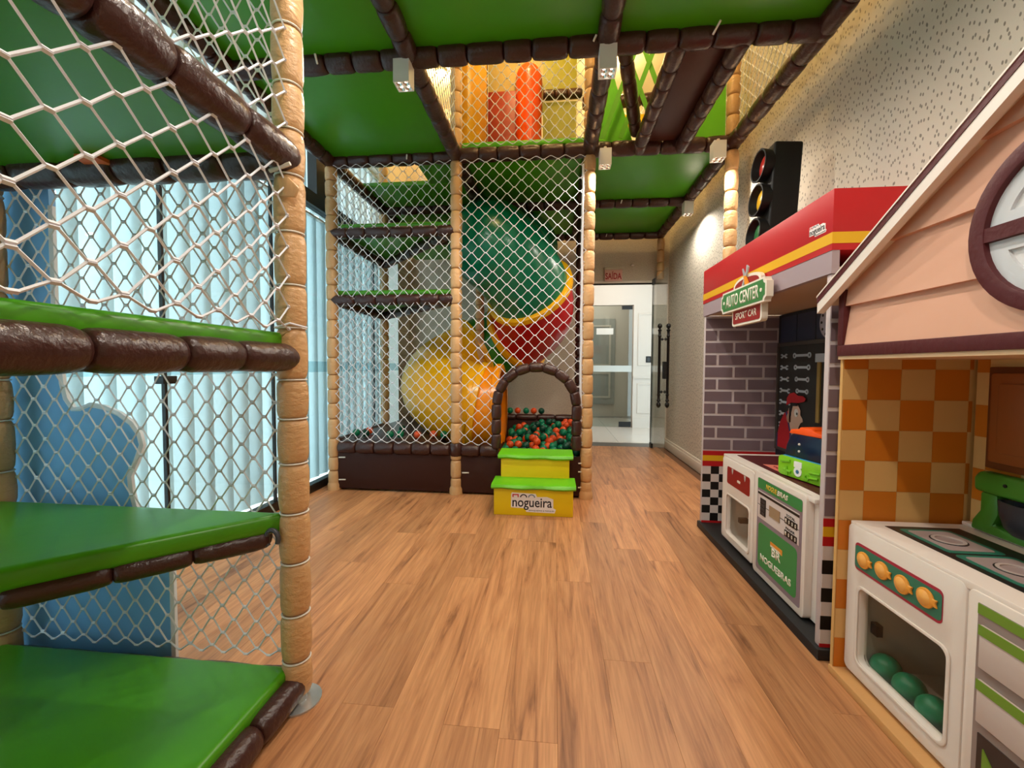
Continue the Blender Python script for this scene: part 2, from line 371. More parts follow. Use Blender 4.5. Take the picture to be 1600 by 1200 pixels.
# --- left window wall: glass panes, black joints, transom, blinds behind
BLKF = mat('black_frame', (16, 14, 14), .4)
edges = [YF, -.6, .33, 1.265, 2.20, 3.14, 4.08, 5.02, 5.85]
for k in range(len(edges) - 1):
    wdw = MB().box(XG - .012, XG, edges[k] + .006, edges[k + 1] - .006, .02, 2.62).build('window_%d' % (k + 1), GLASS); struct(wdw)
    MB().box(XG - .0005, XG + .0015, edges[k] + .006, edges[k + 1] - .006, 1.105, 1.205).build('frosted_band', glass_mat('band_film', (.78, .88, .90), .6, .3) if 'band_film' not in bpy.data.materials else bpy.data.materials['band_film'], wdw)
for k, yy in enumerate(edges[1:-1]):
    struct(MB().box(XG - .016, XG + .006, yy - .008, yy + .008, .0, 2.62).build('trim_%d' % (k + 2), BLKF))
lk2 = MB().box(XG - .03, XG + .03, 2.16, 2.25, 1.055, 1.10).build('door_lock', BLKF, bevel=.004); tag(lk2, 'small black lock on the glass wall behind the climbing net', 'lock')
struct(MB().box(XG - .06, XG + .03, YF, 5.85, 2.62, 2.74).build('trim_20', BLKF))
struct(MB().box(XG - .06, XG + .03, 3.74, 3.90, 2.74, 3.7).box(XG - .06, XG + .03, .9, 1.02, 2.74, 3.7).build('trim_21', BLKF))
struct(MB().box(XG - .05, XG + .02, YF, YB, 0, .075).build('trim_22', BLKF))
wl = MB().box(XG - .1, XG - .04, YF, YB, 3.7, ZC).box(XG - .1, XG, 5.85, YB, 0, 3.7).build('wall_left', PAPER2); struct(wl)
# blinds: every slat its own piece
for z0, z1, lab, ya, yb in ((.03, 2.66, 'pale vertical slat blind behind the lower glass wall', YF + .1, 5.8), (2.69, 3.69, 'short pale vertical blind behind the glass above the black transom', YF + .1, 5.8)):
    bl = thing('vertical_blind', lab, 'blind', (XG - .2, 2.5, z0))
    MB().box(XG - .23, XG - .17, ya, yb, z1 - .02, z1).build('headrail', WHITE, bl)
    slat = MB(); nseg = 6; hw = .104
    for sgn in (1,):
        pts = [(-hw + 2 * hw * i / nseg, .008 * (1 - (2 * i / nseg - 1) ** 2)) for i in range(nseg + 1)]
        slat.prism(pts + [(a, b - .0012) for a, b in pts[::-1]], PZ(0), 0, z1 - z0 - .02)
    me = slat.mesh('slat', BLIND, smooth=True)
    n = int((yb - ya) / .165)
    for i in range(n + 1):
        link('slat', me, bl, loc=(XG - .20 + random.uniform(-.004, .004), ya + (yb - ya) * i / n, z0), rot=Quaternion((0, 0, 1), PI / 2 - .2 + random.uniform(-.03, .03)))
# closure around the blinds outside the glass
struct(MB().box(XG - .42, XG - .1, YF - .1, YB, 3.7, 3.8).box(XG - .42, XG, 5.83, 5.85, 0, 3.7).box(XG - .6, XG - .05, YF - .1, YB, -.06, -.01).build('window_reveal', WHITE), 'white reveal around the window blinds')

# ================================================================== PLAY FRAME helpers
PAD = {}
def pad_mesh(R, m):
    k = (R, m.name)
    if k not in PAD:
        pr = [(.55, 0), (.72, .008), (.85, .03), (.94, .09), (.99, .2), (1.01, .5), (.99, .8), (.94, .91), (.85, .97), (.72, .992), (.55, 1)]
        n = 18; V = []; F = []
        for a, z in pr:
            for q in range(n):
                t = 2 * PI * q / n; e = 1 + .025 * math.sin(3 * t + 7 * z) * z * (1 - z) * 4 + .02 * math.sin(9 * t) * (1 - min(1, 8 * z * (1 - z)))
                V.append((R * a * e * math.cos(t), R * a * e * math.sin(t), z))
        for i in range(len(pr) - 1):
            for q in range(n):
                l = (q + 1) % n; F.append((i * n + q, i * n + l, (i + 1) * n + l, (i + 1) * n + q))
        PAD[k] = MB().add(V, F).mesh('pad', m, smooth=True)
    return PAD[k]
TIE_ME = {}
def padded(parent, name, p0, p1, R, n, m, ties=False, jit=.22, ends=None):
    """a pipe (part) clad in foam pads (sub-parts)"""
    p0, p1 = Vector(p0), Vector(p1); d = p1 - p0; L = d.length; q = Vector((0, 0, 1)).rotation_difference(d.normalized())
    core = MB().tube([p0, p1], R * .55, 10).build(name, STEEL if m is None else m, parent)
    ws = [1 + random.uniform(-jit, jit) for _ in range(n)]; s = sum(ws); t = 0
    me = pad_mesh(R, m)
    for k in range(n):
        ln = ws[k] / s * L
        link('pad', me, core, loc=p0 + d.normalized() * t, rot=q @ Quaternion((0, 0, 1), random.random() * 6.28), scale=(1, 1, ln))
        t += ln
        if ties and k < n - 1:
            if R not in TIE_ME:
                TIE_ME[R] = MB().tube([(R * .90 * math.cos(a), R * .90 * math.sin(a), 0) for a in [2 * PI * i / 20 for i in range(20)]], .0032, 6, closed=True).mesh('tie', TIE, smooth=True)
            link('tie', TIE_ME[R], core, loc=p0 + d.normalized() * t, rot=q)
    return core
def net(parent, P, W, H, cw, ch, r=.0032, inside=None, name='net', rows_off=0):
    """knotted diamond netting on plane map P(a,b,w): a 0..W, b 0..H"""
    mb = MB(); ni = int(2 * H / ch); nj = int(round(2 * W / cw)); cw = 2 * W / nj; ch = 2 * H / ni
    k = min(cw, ch) * .07
    for i in range(ni + 1):
        pl = []
        for j in range(nj + 1):
            a = j * cw / 2; sg_ = 1 if (i + j) % 2 == 0 else -1
            b = (i - .5) * ch / 2 + ch / 4 + sg_ * (ch / 4 - r * .45)
            b = min(max(b, 0), H)
            wob = random.uniform(-.002, .002)
            pl.append((a - k, b + wob)); pl.append((a + k, b + wob))
        for s_ in range(len(pl) - 1):
            (a0, b0), (a1, b1) = pl[s_], pl[s_ + 1]
            a0, a1 = max(0, a0), min(W, a1)
            if a1 - a0 < 1e-4: continue
            if inside and not inside((a0 + a1) / 2, (b0 + b1) / 2): continue
            p, q = Vector(P(a0, b0, 0)), Vector(P(a1, b1, 0)); t = (q - p).normalized()
            nn = (Vector(P(0, 0, 1)) - Vector(P(0, 0, 0))).normalized(); u = t.cross(nn)
            rr = r * (1.45 if s_ % 2 == 0 else 1)
            V = []
            for c in (p - t * r * .4, q + t * r * .4):
                V += [c + u * rr, c + nn * rr, c - u * rr, c - nn * rr]
            mb.add(V, [(0, 1, 5, 4), (1, 2, 6, 5), (2, 3, 7, 6), (3, 0, 4, 7)])
    o = mb.build(name, ROPE, parent, smooth=True)
    # border ropes
    return o
def clip(parent, p, d, m=None):
    p = Vector(p); d = Vector(d)
    return MB().tube([p, p + d], .0065, 6).build('clip', m or TIE, parent)

# ================================================================== CLIMBING TOWER (left foreground)
ct_ = thing('climbing_tower', 'near climbing tower with tan padded posts, green triangular steps and white netting', 'climbing frame', (X[0] / 2 + X[1] / 2, .75, 0))
PR = .0485
for (px, py) in ((X[1], YR['0']), (X[0], YR['0']), (X[1], YR['N']), (X[0], YR['N'])):
    padded(ct_, 'post', (px, py, .02), (px, py, 3.0), PR, 19, TAN, ties=True)
    MB().lathe([(.075, 0), (.075, .006), (.03, .010), (.027, .035), (0, .035)], 20, Matrix.Translation((px + .012, py - .012, 0)), caps=False).build('foot_plate', mat('clear_foot', (196, 200, 200), .15, .6, metal=.6), ct_, smooth=True)
# folded cover flap on the front post
MB().prism([(-.02, -.03), (.05, -.035), (.066, -.005), (.02, .03), (-.03, .03)], lambda a, b, w_: (X[1] + .02 + a * .75, YR['0'] - .05 - w_, 1.735 + b), 0, .012).build('flap', TAN, ct_, bevel=.004)
C0 = (X[0], YR['0']); C1 = (X[1], YR['0']); CNR = (X[1], YR['N']); CNL = (X[0], YR['N'])
def inset(poly, d=.035):
    cx = sum(p[0] for p in poly) / len(poly); cy = sum(p[1] for p in poly) / len(poly)
    return [(p[0] + (cx - p[0]) * d, p[1] + (cy - p[1]) * d) for p in poly]
def platform(parent, poly, ztop, th=.06, tube=True, R=.048, n=6, tz=None, edges_=None, ins=.04, name='step_platform', tin=0):
    MB().prism(inset(poly, ins), PZ(ztop), -th, 0).build(name, GREEN, parent, bevel=.018, seg=3)
    tz = ztop - th - R * .9 if tz is None else tz
    if tube:
        poly = inset(poly, tin); k = len(poly)
        for i in range(k):
            if edges_ and i not in edges_: continue
            a, b = poly[i], poly[(i + 1) % k]
            L = math.hypot(a[0] - b[0], a[1] - b[1])
            padded(parent, 'edge_tube', (a[0], a[1], tz), (b[0], b[1], tz), R, max(3, round(L / .2)), BROWN)
platform(ct_, [C1, C0, CNL, CNR], .125, .055, tz=.052, R=.046, ins=.02)
platform(ct_, [C1, C0, CNL], .66, .066, R=.032, ins=.01, tin=.09, tz=.578)
platform(ct_, [C1, CNL, CNR], 1.272, .06, tz=1.189, R=.046, ins=.012)
platform(ct_, [C1, C0, CNL, CNR], 1.90, .05, tz=1.845, R=.056, ins=.02)
# nets: behind the steps, and on the side towards the room
Y0 = YR['0']
net(ct_, lambda a, b, w_: (X[0] + .04 + a, Y0 + .03 - w_, .12 + b), 1.171 - .08, 2.86, .088, .098)
net(ct_, lambda a, b, w_: (X[1] + .02 + w_, YR['N'] + .03 + a, 1.28 + b), 1.2 - .07, 1.72, .118, .098, r=.0034)
# rope lashing
MB().tube([(X[1] - .02, Y0 - .06, 1.285), (X[1] + .03, Y0 - .055, 1.30), (X[1] + .055, Y0, 1.29)], .0035, 6).build('lashing', ROPE, ct_)
MB().tube([(X[1] - .045 + .022 * math.cos(t), Y0 - .055, .585 + .03 * math.sin(t)) for t in [-.5 + 4.6 * i / 12 for i in range(13)]], .008, 8).build('hook', mat('grey_plastic', (70, 72, 80), .4), ct_, smooth=True)
clip(ct_, (X[1] - .02, Y0 - .07, 1.78), (.07, 0, .02))
MB().prism([(-1.564, 1.249), (-1.49, 1.255), (-1.493, 1.32), (-1.529, 1.349), (-1.607, 1.352)], PZ(1.848), -.012, 0).build('orange_tab', mat('tab_orange', (226, 110, 50), .5), ct_)
# blue cloud shaped panel behind the steps
cl = [(-2.14, .03), (-1.44, .03), (-1.44, .46), (-1.50, .55), (-1.585, .62), (-1.60, .68), (-1.605, .74), (-1.575, .80), (-1.55, .86), (-1.56, .90), (-1.59, .94), (-1.64, .975), (-1.70, .998), (-1.76, 1.008), (-1.80, .992), (-1.836, .99), (-1.865, 1.03), (-1.88, 1.09), (-1.89, 1.2), (-1.902, 1.38), (-1.90, 1.76), (-1.91, 2.1), (-2.14, 2.1)]
cp = thing('cloud_panel', 'blue cloud shaped board with a white rim standing behind the climbing net', 'panel', (-1.8, 1.42, 0))
MB().prism(cl, PY(1.45), 0, .022).build('board', mat('sky_blue_board', (128, 186, 236), .55, .3), cp)
cin = [(a - .0, b) for a, b in cl]
rim = MB().tube([(a, 1.436, b) for a, b in cl[1:-2]], .012, 6).build('rim', mat('rim_white', (228, 236, 244), .5), cp, smooth=True)

# ================================================================== BALL PIT TOWER
bp_ = thing('ball_pit_tower', 'far netted ball pit tower with brown boards, tan posts and arched entrance', 'ball pit', (-.9, 4.35, 0))
YBB, YCC = YR['B'], YR['C']
for i in (0, 1, 2):
    top = 4.95 if i else 3.0
    padded(bp_, 'post', (X[i], YBB, .02), (X[i], YBB, 2.98), .053, 19, TAN)
    if i: padded(bp_, 'post', (X[i], YBB, 3.08), (X[i], YBB, 4.95), .053, 12, TAN)
    MB().lathe([(.062, 0), (.062, .05), (.045, .09)], 16, Matrix.Translation((X[i], YBB, 0))).build('foot', TAN, bp_, smooth=True)
    padded(bp_, 'post', (X[i], YCC, .02), (X[i], YCC, 2.98), .053, 19, TAN if i < 2 else BROWN)
    if i < 2: padded(bp_, 'post', (X[i], YCC, 3.08), (X[i], YCC, 4.95), .053, 12, TAN)
# front, side and back boards
for (a, b) in ((X[0], X[1]), (X[1], X[2])):
    MB().box(a + .045, b - .045, YBB - .02, YBB + .01, .02, .37).build('pit_board', BROWNP, bp_, bevel=.004)
padded(bp_, 'rim_tube', (X[0] + .05, YBB, .405), (X[1] - .05, YBB, .405), .06, 6, BROWN, jit=.08)
padded(bp_, 'rim_tube', (X[1] + .05, YBB, .405), (-.50, YBB, .405), .06, 2, BROWN, jit=.08)
MB().lathe([(.05, -.06), (.066, -.03), (.066, .03), (.05, .06)], 16, Matrix.Translation((X[1], YBB, .405))).build('collar', BROWN, bp_, smooth=True)
MB().box(X[1] + .05, X[2], YCC - .02, YCC + .02, .02, .55).build('pit_board', BROWNP, bp_, bevel=.004)
padded(bp_, 'rim_tube', (X[1] + .05, YCC, .57), (X[2] - .05, YCC, .57), .04, 5, BROWN)
MB().box(X[2] - .02, X[2] + .01, YBB + .05, YCC - .05, .02, .50).build('pit_board', BROWNP, bp_, bevel=.004)
MB().box(X[0] - .01, X[0] + .02, YBB + .05, YCC - .05, .02, .42).build('pit_board', BROWNP, bp_, bevel=.004)
padded(bp_, 'rim_tube', (X[0], YBB + .05, .43), (X[0], YCC - .05, .43), .05, 6, BROWN)
MB().box(X[0] + .03, X[1] - .2, YBB + .06, YCC + 1.1, .36, .465).build('brown_mat', BROWN, bp_, bevel=.02)
fl_pts = [(X[1] - .2, YBB + .03, .22), (X[2] - .03, YBB + .03, .26), (X[2] - .03, YCC - .03, .44), (X[1] - .2, YCC - .03, .30)]
MB().add(fl_pts + [(a, b, .03) for a, b, c in fl_pts], [(0, 1, 2, 3), (7, 6, 5, 4), (0, 4, 5, 1), (1, 5, 6, 2), (2, 6, 7, 3), (3, 7, 4, 0)]).build('pit_floor', BROWNP, bp_)
for (a, z) in ((X[0] + .06, .31), (X[0] + .06, .10), (X[1] + .06, .20), (.215, .315), (.215, .24), (.215, .10), (-.535, .37)):
    clip(bp_, (a, YBB - .027, z), (.062, 0, .002))
# entrance arch of short brown pads
ar = []
for k in range(4): ar.append((-.515, .43 + k * .133))
for k in range(1, 9):
    t = PI - PI * k / 9; ar.append((-.160 + .355 * math.cos(t), .83 + .335 * math.sin(t)))
for k in range(4): ar.append((.195, .83 - k * .133))
ap = None
arc = MB().tube([(a, YBB - .03, b) for a, b in ar], .025, 8).build('arch', BROWN, bp_, smooth=True)
me = pad_mesh(.044, BROWN)
for k in range(len(ar) - 1):
    p, q = Vector((ar[k][0], YBB - .03, ar[k][1])), Vector((ar[k + 1][0], YBB - .03, ar[k + 1][1])); d = q - p
    link('pad', me, arc, loc=p, rot=Vector((0, 0, 1)).rotation_difference(d.normalized()), scale=(1, 1, d.length))
def in_arch(x_, z_):
    if abs(x_ + .16) > .36: return False
    if z_ < .83: return True
    return ((x_ + .16) / .36) ** 2 + ((z_ - .83) / .34) ** 2 < 1
# netting
net(bp_, lambda a, b, w_: (X[0] + .04 + a, YBB - .035 - w_, .46 + b), 1.171 - .08, 2.52, .108, .105, r=.0029)
net(bp_, lambda a, b, w_: (X[1] + .02 + a, YBB - .035 - w_, .46 + b), 1.171 - .04, 2.52, .128, .112, r=.0029, inside=lambda a, b: not in_arch(X[1] + .02 + a, .46 + b))
net(bp_, lambda a, b, w_: (X[0] + w_, YBB + .05 + a, .48 + b), 1.1, 2.5, .10, .10)
net(bp_, lambda a, b, w_: (X[2] - w_, YBB + .05 + a, .52 + b), 1.1, 2.46, .10, .10)
MB().tube([(X[2] - .055 + random.uniform(-.003, .003), YBB - .03, .5 + .1 * k) for k in range(25)], .011, 8).build('edge_rope', ROPE, bp_, smooth=True)
# triangular platforms inside the left bay
TB0, TB1, TC0 = (X[0], YBB), (X[1], YBB), (X[0], YCC)
platform(bp_, [TB0, TB1, TC0], 1.865, .05, R=.05)
platform(bp_, [TB0, TB1, TC0], 2.475, .05, R=.05)
MB().box(X[0] + .05, X[1] - .05, YCC + .05, YCC + 1.05, 2.70, 2.76).build('step_platform', GREEN, bp_, bevel=.015)
padded(bp_, 'edge_tube', (X[0], YCC, 2.66), (X[1], YCC, 2.66), .055, 6, BROWN)

# ================================================================== RAISED DECK
dk = thing('raised_deck', 'overhead green play deck with brown padded beams, rope bridge and upper nets', 'play deck', (0, 3.75, 0))
BR = .062
yr = ['0', 'A', 'B', 'C', 'D']
def beam(i0, r0, i1, r1):
    padded(dk, 'beam', (X[i0], YR[r0], ZD), (X[i1], YR[r1], ZD), BR, 6, BROWN, jit=.18)
for r in yr:
    for i in range(3): beam(i, r, i + 1, r)
for i in range(4):
    for j in range(4):
        beam(i, yr[j], i, yr[j + 1])
for i in range(4):      # knuckle pads where beams cross
    for r in yr:
        MB().sphere((X[i], YR[r], ZD), .068, 12, 8, (1, 1, .95)).build('joint_pad', BROWN, dk, smooth=True)
def deck(xa, xb, ya, yb, z=3.045):
    MB().box(xa + .02, xb - .02, ya + .02, yb - .02, z, z + .05).build('deck_panel', GREEN, dk, bevel=.012)
for i, r0, r1 in ((0, '0', 'A'), (0, 'A', 'B'), (1, '0', 'A'), (2, '0', 'A'), (1, 'B', 'C'), (1, 'C', 'D'), (2, 'B', 'C'), (2, 'C', 'D'), (0, 'C', 'D')):
    deck(X[i], X[i + 1], YR[r0], YR[r1])
deck(X[0], X[1], 4.32, YR['C']); deck(-1.32, X[1], YR['B'], 4.34)
MB().box(X[1] + .05, X[2] - .05, YBB - .01, YBB + .05, 3.09, 3.14).build('deck_edge', LIME, dk, bevel=.01)
for (xa, ya, dx, dy) in ((-1.45, 2.50, .03, -.10), (-1.32, 3.69, .03, -.07), (.85, 2.49, .03, -.13), (.72, 4.88, .01, -.08), (.70, 6.08, .01, -.08), (.20, 2.48, .03, -.04)):
    clip(dk, (xa, ya, 2.995), (dx * .5, dy * .5, .022))
# P5 and P6 posts at the right wall
padded(dk, 'post', (X[3], YBB, .02), (X[3], YBB, 2.97), .053, 19, TAN); padded(dk, 'post', (X[3], YBB, 3.09), (X[3], YBB, 4.95), .053, 12, TAN)
padded(dk, 'post', (X[3] + .01, YR['D'], 2.40), (X[3] + .01, YR['D'], 2.97), .05, 4, TAN)
# upper nets
net(dk, lambda a, b, w_: (X[1] + .04 + a, YBB - .03 - w_, 3.10 + b), 1.09, 1.8, .105, .105, r=.0034)
for r0, r1 in (('0', 'A'), ('A', 'B'), ('B', 'C'), ('C', 'D')):
    net(dk, lambda a, b, w_, y0=YR[r0]: (X[3] + .03 - w_, y0 + .04 + a, 3.09 + b), 1.12, 1.8, .105, .105)
net(dk, lambda a, b, w_: (X[1] - w_, YR['A'] + .04 + a, 3.09 + b), 1.12, 1.8, .105, .105)
net(dk, lambda a, b, w_: (X[0] + .04 + a, YR['D'] - w_, 3.09 + b), 1.09, 1.8, .105, .105)
net(dk, lambda a, b, w_: (X[2] + .04 + a, YR['D'] - w_, 3.09 + b), 1.09, 1.8, .105, .105)
net(dk, lambda a, b, w_: (X[2] + .06 + a, YR['D'] - .03, 2.10 + b), 1.1, .86, .105, .105) if False else None
# upper rail
for i in range(3): padded(dk, 'rail', (X[i], YBB, 4.93), (X[i + 1], YBB, 4.93), .05, 6, BROWN)
# bridge: plank between two padded rails, lime straps on both sides
MB().box(.70, 1.02, YR['A'] + .05, YR['B'] - .05, 3.05, 3.075).build('bridge_plank', mat('bridge_vinyl', (74, 40, 34), .4, .5), dk, bevel=.008)
for xx in (.69, 1.035): padded(dk, 'bridge_rail', (xx, YR['A'], 3.01), (xx, YR['B'], 3.01), .055, 7, BROWN)
padded(dk, 'bridge_rail', (X[2] + .09, YR['A'] + .15, 3.32), (.66, YR['B'] - .06, 3.12), .05, 6, BROWN)
STRAP = mat('lime_strap', (98, 178, 22), .5)
for k in range(-2, 9):
    for dd in (1, -1):
        xk = .38 + k * .15; xe = xk + dd * .36
        if min(xk, xe) < .33 or max(xk, xe) > 1.10: continue
        a, b = Vector((xk, YR['B'] - .07 - dd * .004, 3.08)), Vector((xe, YR['B'] - .07 - dd * .004, 4.05)); nn_ = Vector((0, .003, 0)); u = (b - a).cross(nn_).normalized() * .019
        V = [p + q for p in (a, b) for q in (-u - nn_, u - nn_, u + nn_, -u + nn_)]
        MB().add(V, [(0, 1, 2, 3), (4, 5, 6, 7), (0, 1, 5, 4), (1, 2, 6, 5), (2, 3, 7, 6), (3, 0, 4, 7)]).build('strap', STRAP, dk)
MB().prism([(X[2] + .06, 3.09), (.64, 3.09), (.46, 3.7), (X[2] + .06, 3.75)], PY(YR['B'] + .02), 0, .02).build('barrier_sheet', LIME, dk)
MB().box(1.06, X[3] - .06, YR['B'] + .0, YR['B'] + .02, 3.09, 3.75).build('barrier_sheet', LIME, dk)
# hood and panels of the upper slide entrance
MB().box(X[1] + .03, X[1] + .09, YBB + .08, YCC - .05, 3.10, 4.9).build('side_sheet', mat('yellow_vinyl', (226, 168, 14), .4), dk, bevel=.008)
OLIVE = mat('olive_lime_vinyl', (138, 136, 20), .5)
MB().box(-.80, -.16, YCC + .05, YCC + .09, 4.10, 4.95).build('back_sheet', mat('sand_vinyl', (164, 146, 86), .5), dk)
MB().box(-.80, -.46, YCC, YCC + .05, 3.10, 4.34).build('slide_panel', mat('brick_red_plastic', (140, 36, 14), .45), dk, bevel=.01)
hood = []
for k in range(13):
    t = PI * k / 12; hood.append((-.325 - .15 * math.cos(t), -.16 * math.sin(t)))
hd = MB().prism(hood, lambda a, b, w_: (a, YCC + .02 + b, 3.10 + w_), 0, 1.36)
hd.sphere((-.325, YCC + .02, 4.46), .15, 20, 12, (1, 1.05, 1.1))
hd.build('slide_hood', mat('orange_plastic', (226, 76, 8), .28, .5), dk, smooth=True)
MB().box(-.16, .22, YCC, YCC + .04, 3.10, 4.18).build('back_sheet', OLIVE, dk); MB().box(-.16, .22, YCC, YCC + .04, 4.32, 4.95).build('back_sheet', OLIVE, dk)
padded(dk, 'rail', (-.16, YCC - .02, 4.25), (X[2], YCC - .02, 4.25), .055, 3, BROWN)
padded(dk, 'rail', (-.84, YCC - .06, 3.10), (-.84, YCC - .06, 4.9), .05, 8, BROWN)
# far upper barrier behind the bridge
for zz, m in ((3.35, YELL), (3.62, BROWN), (3.9, YELL), (4.15, BROWN)):
    padded(dk, 'rail', (X[2], YCC, zz), (X[3], YCC, zz), .07, 5, m) if m is BROWN else MB().box(X[2] + .05, X[3] - .05, YCC - .02, YCC + .02, zz - .09, zz + .09).build('barrier_sheet', m, dk, bevel=.01)

# ================================================================== TUBE SLIDE
ts = thing('tube_slide', 'spiral tube slide of green, red and yellow plastic behind the pit net', 'slide', (-.8, 4.85, .3))
SC = Vector((-.775, 4.87)); SR = .54; TR = .445
def sp(deg):
    t = math.radians(deg)
    K = [(-60, .66), (-90, .72), (-180, 1.02), (-270, 1.42), (-340, 1.74), (-385, 2.0), (-430, 2.36), (-470, 2.46)]
    for i in range(1, len(K) - 2):
        if deg >= K[i + 1][0] or i == len(K) - 3: break
    (d0_, a_), (d1_, b_), (d2_, c_), (d3_, e_) = K[i - 1], K[i], K[i + 1], K[min(i + 2, len(K) - 1)]
    u = (deg - d1_) / (d2_ - d1_); m1 = (c_ - a_) / (d2_ - d0_) * (d2_ - d1_); m2 = (e_ - b_) / (d3_ - d1_) * (d2_ - d1_)
    z = (2 * u ** 3 - 3 * u * u + 1) * b_ + (u ** 3 - 2 * u * u + u) * m1 + (3 * u * u - 2 * u ** 3) * c_ + (u ** 3 - u * u) * m2
    return Vector((SC.x + SR * math.cos(t), SC.y + SR * math.sin(t), z))
def section(pts, m, name, label=None, r=TR):
    return MB().tube(pts, r, 28, caps=False).build(name, m, ts, smooth=True, label=label)
def flange(p, d, m, r=TR):
    d = d.normalized(); a = Vector((0, 0, 1)) if abs(d.z) < .9 else Vector((1, 0, 0)); u = d.cross(a).normalized(); v = d.cross(u)
    mb = MB(); mtx = Matrix((( u.x, v.x, d.x, p.x), (u.y, v.y, d.y, p.y), (u.z, v.z, d.z, p.z), (0, 0, 0, 1)))
    mb.lathe([(r * .98, -.032), (r + .045, -.032), (r + .05, -.028), (r + .05, .028), (r + .045, .032), (r * .98, .032)], 32, mtx, caps=False)
    return mb.build('flange', m, ts, smooth=True)
PYEL = mat('slide_yellow', (244, 178, 20), .25, .5); PGRN = mat('slide_green', (0, 112, 78), .25, .5); PRED = mat('slide_red', (206, 18, 28), .28, .5); PORG = mat('slide_orange', (246, 150, 14), .25, .5); PLIM = mat('slide_leaf_green', (44, 138, 36), .3, .5)
def rng(a, b, n): return [sp(a + (b - a) * i / n) for i in range(n + 1)]
e0 = sp(-90)
section([e0 + Vector((dx, 0, -.02 * dx)) for dx in (.22, .15, .08, 0)], PORG, 'exit_section', 'orange exit section')
flange(e0 + Vector((.21, 0, 0)), Vector((1, 0, 0)), PORG, TR - .02)
section(rng(-90, -245, 18), PYEL, 'tube_section', 'yellow lower bend')
flange(sp(-90), Vector((1, 0, -.15)), PYEL); flange(sp(-245), sp(-243) - sp(-247), PYEL)
section(rng(-245, -305, 8), PLIM, 'tube_section', 'leaf green middle section')
flange(sp(-305), sp(-303) - sp(-307), PYEL)
section(rng(-305, -385, 10), PRED, 'tube_section', 'red middle bend')
flange(sp(-385), sp(-383) - sp(-387), PYEL)
top = rng(-385, -432, 8)
cp0 = top[-1]; dr = (top[-1] - top[-2]).normalized()
ctrl = [cp0, cp0 + dr * .12 + Vector((.02, .10, .02)), Vector((-.66, 4.75, 2.52)), Vector((-.5, 5.1, 2.6)), Vector((-.4, 5.4, 2.65))]
for i in range(len(ctrl) - 1):
    a, b = ctrl[i], ctrl[i + 1]; pa = ctrl[max(i - 1, 0)]; pb = ctrl[min(i + 2, len(ctrl) - 1)]
    for k in range(1, 5):
        t = k / 4
        top.append(.5 * ((2 * a) + (b - pa) * t + (2 * pa - 5 * a + 4 * b - pb) * t * t + (3 * a - pa - 3 * b + pb) * t ** 3))
section(top, PGRN, 'tube_section', 'dark green upper bend')

# ================================================================== YELLOW STEPS
st = thing('step_block', 'yellow two-step block with lime treads at the pit arch', 'steps', (-.15, 3.48, 0))
MB().box(-.467, .152, 3.245, 3.47, 0, .215).build('lower_box', YELL, st, bevel=.006)
MB().box(-.437, .128, 3.45, 3.68, 0, .405).build('upper_box', YELL, st, bevel=.006)
def tread(a0, a1, y0, y1, z):
    mb = MB(); n = 8; V = []; F = []
    pr = [(y0 + .01, z - .022), (y0 - .002, z - .008), (y0 + .006, z + .010), (y0 + .03, z + .016), (y1, z + .018), (y1, z - .02)]
    for i in range(n + 1):
        a = a0 + (a1 - a0) * i / n; wv = .004 * math.sin(i * 1.7)
        for y, zz in pr: V.append((a, y, zz + (wv if y < y0 + .02 else 0)))
    k = len(pr)
    for i in range(n):
        for j in range(k): F.append((i * k + j, i * k + (j + 1) % k, (i + 1) * k + (j + 1) % k, (i + 1) * k + j))
    F += [tuple(range(k)), tuple(range(n * k, n * k + k))[::-1]]
    mb.add(V, F).build('tread', LIME, st, smooth=True)
tread(-.485, .172, 3.215, 3.47, .232); tread(-.460, .158, 3.425, 3.69, .425)
def brand(parent, P, ca, cb, W, mirror=False, w0=0):
    """die-cut white sticker with the dark wordmark, three small arches above it and the small line below"""
    s_ = W; sg_ = -1 if mirror else 1
    def A(u): return ca + sg_ * u * s_
    pts = [(-.5, -.10), (-.18, -.11), (-.16, -.19), (.47, -.20), (.50, -.12), (.44, -.09), (.44, .11), (.30, .16), (.08, .15), (.05, .22), (-.48, .24), (-.5, .2)]
    stk = MB().prism([(A(u), cb + v * s_) for u, v in pts], P, w0, w0 + .0012).build('sticker', mat('sticker_paper', (244, 236, 232), .5), parent)
    DK = mat('wordmark_ink', (34, 30, 40), .5)
    text('wordmark', 'nogueira', DK, stk, P, A(-.03), cb - .012 * s_, .88 * s_, .27 * s_, w0 + .0013, .0006, mirror, bold=.012)
    text('small_line', 'BRINQUEDOS & PARQUES', DK, stk, P, A(.18), cb - .157 * s_, .56 * s_, .035 * s_, w0 + .0013, .0006, mirror)
    MB().ring([(A(u), cb + v * s_) for u, v in rect(-.47, -.33, .135, .205)], [(A(u), cb + v * s_) for u, v in rect(-.445, -.355, .135, .18)], P, w0 + .0013, w0 + .002).build('mark', mat('mark_red', (206, 40, 50), .5), stk)
    for u0, m in ((-.22, DK), (-.04, mat('mark_grey', (120, 134, 150), .5))):
        o = [(A(u0 + .08 * math.cos(t)), cb + (.135 + .075 * math.sin(t)) * s_) for t in [PI * k / 10 for k in range(11)]]
        i_ = [(A(u0 + .055 * math.cos(t)), cb + (.135 + .05 * math.sin(t)) * s_) for t in [PI * k / 10 for k in range(11)]]
        MB().prism(o + i_[::-1], P, w0 + .0013, w0 + .002).build('mark', m, stk)
brand(st, PY(3.245), -.155, .098, .35)

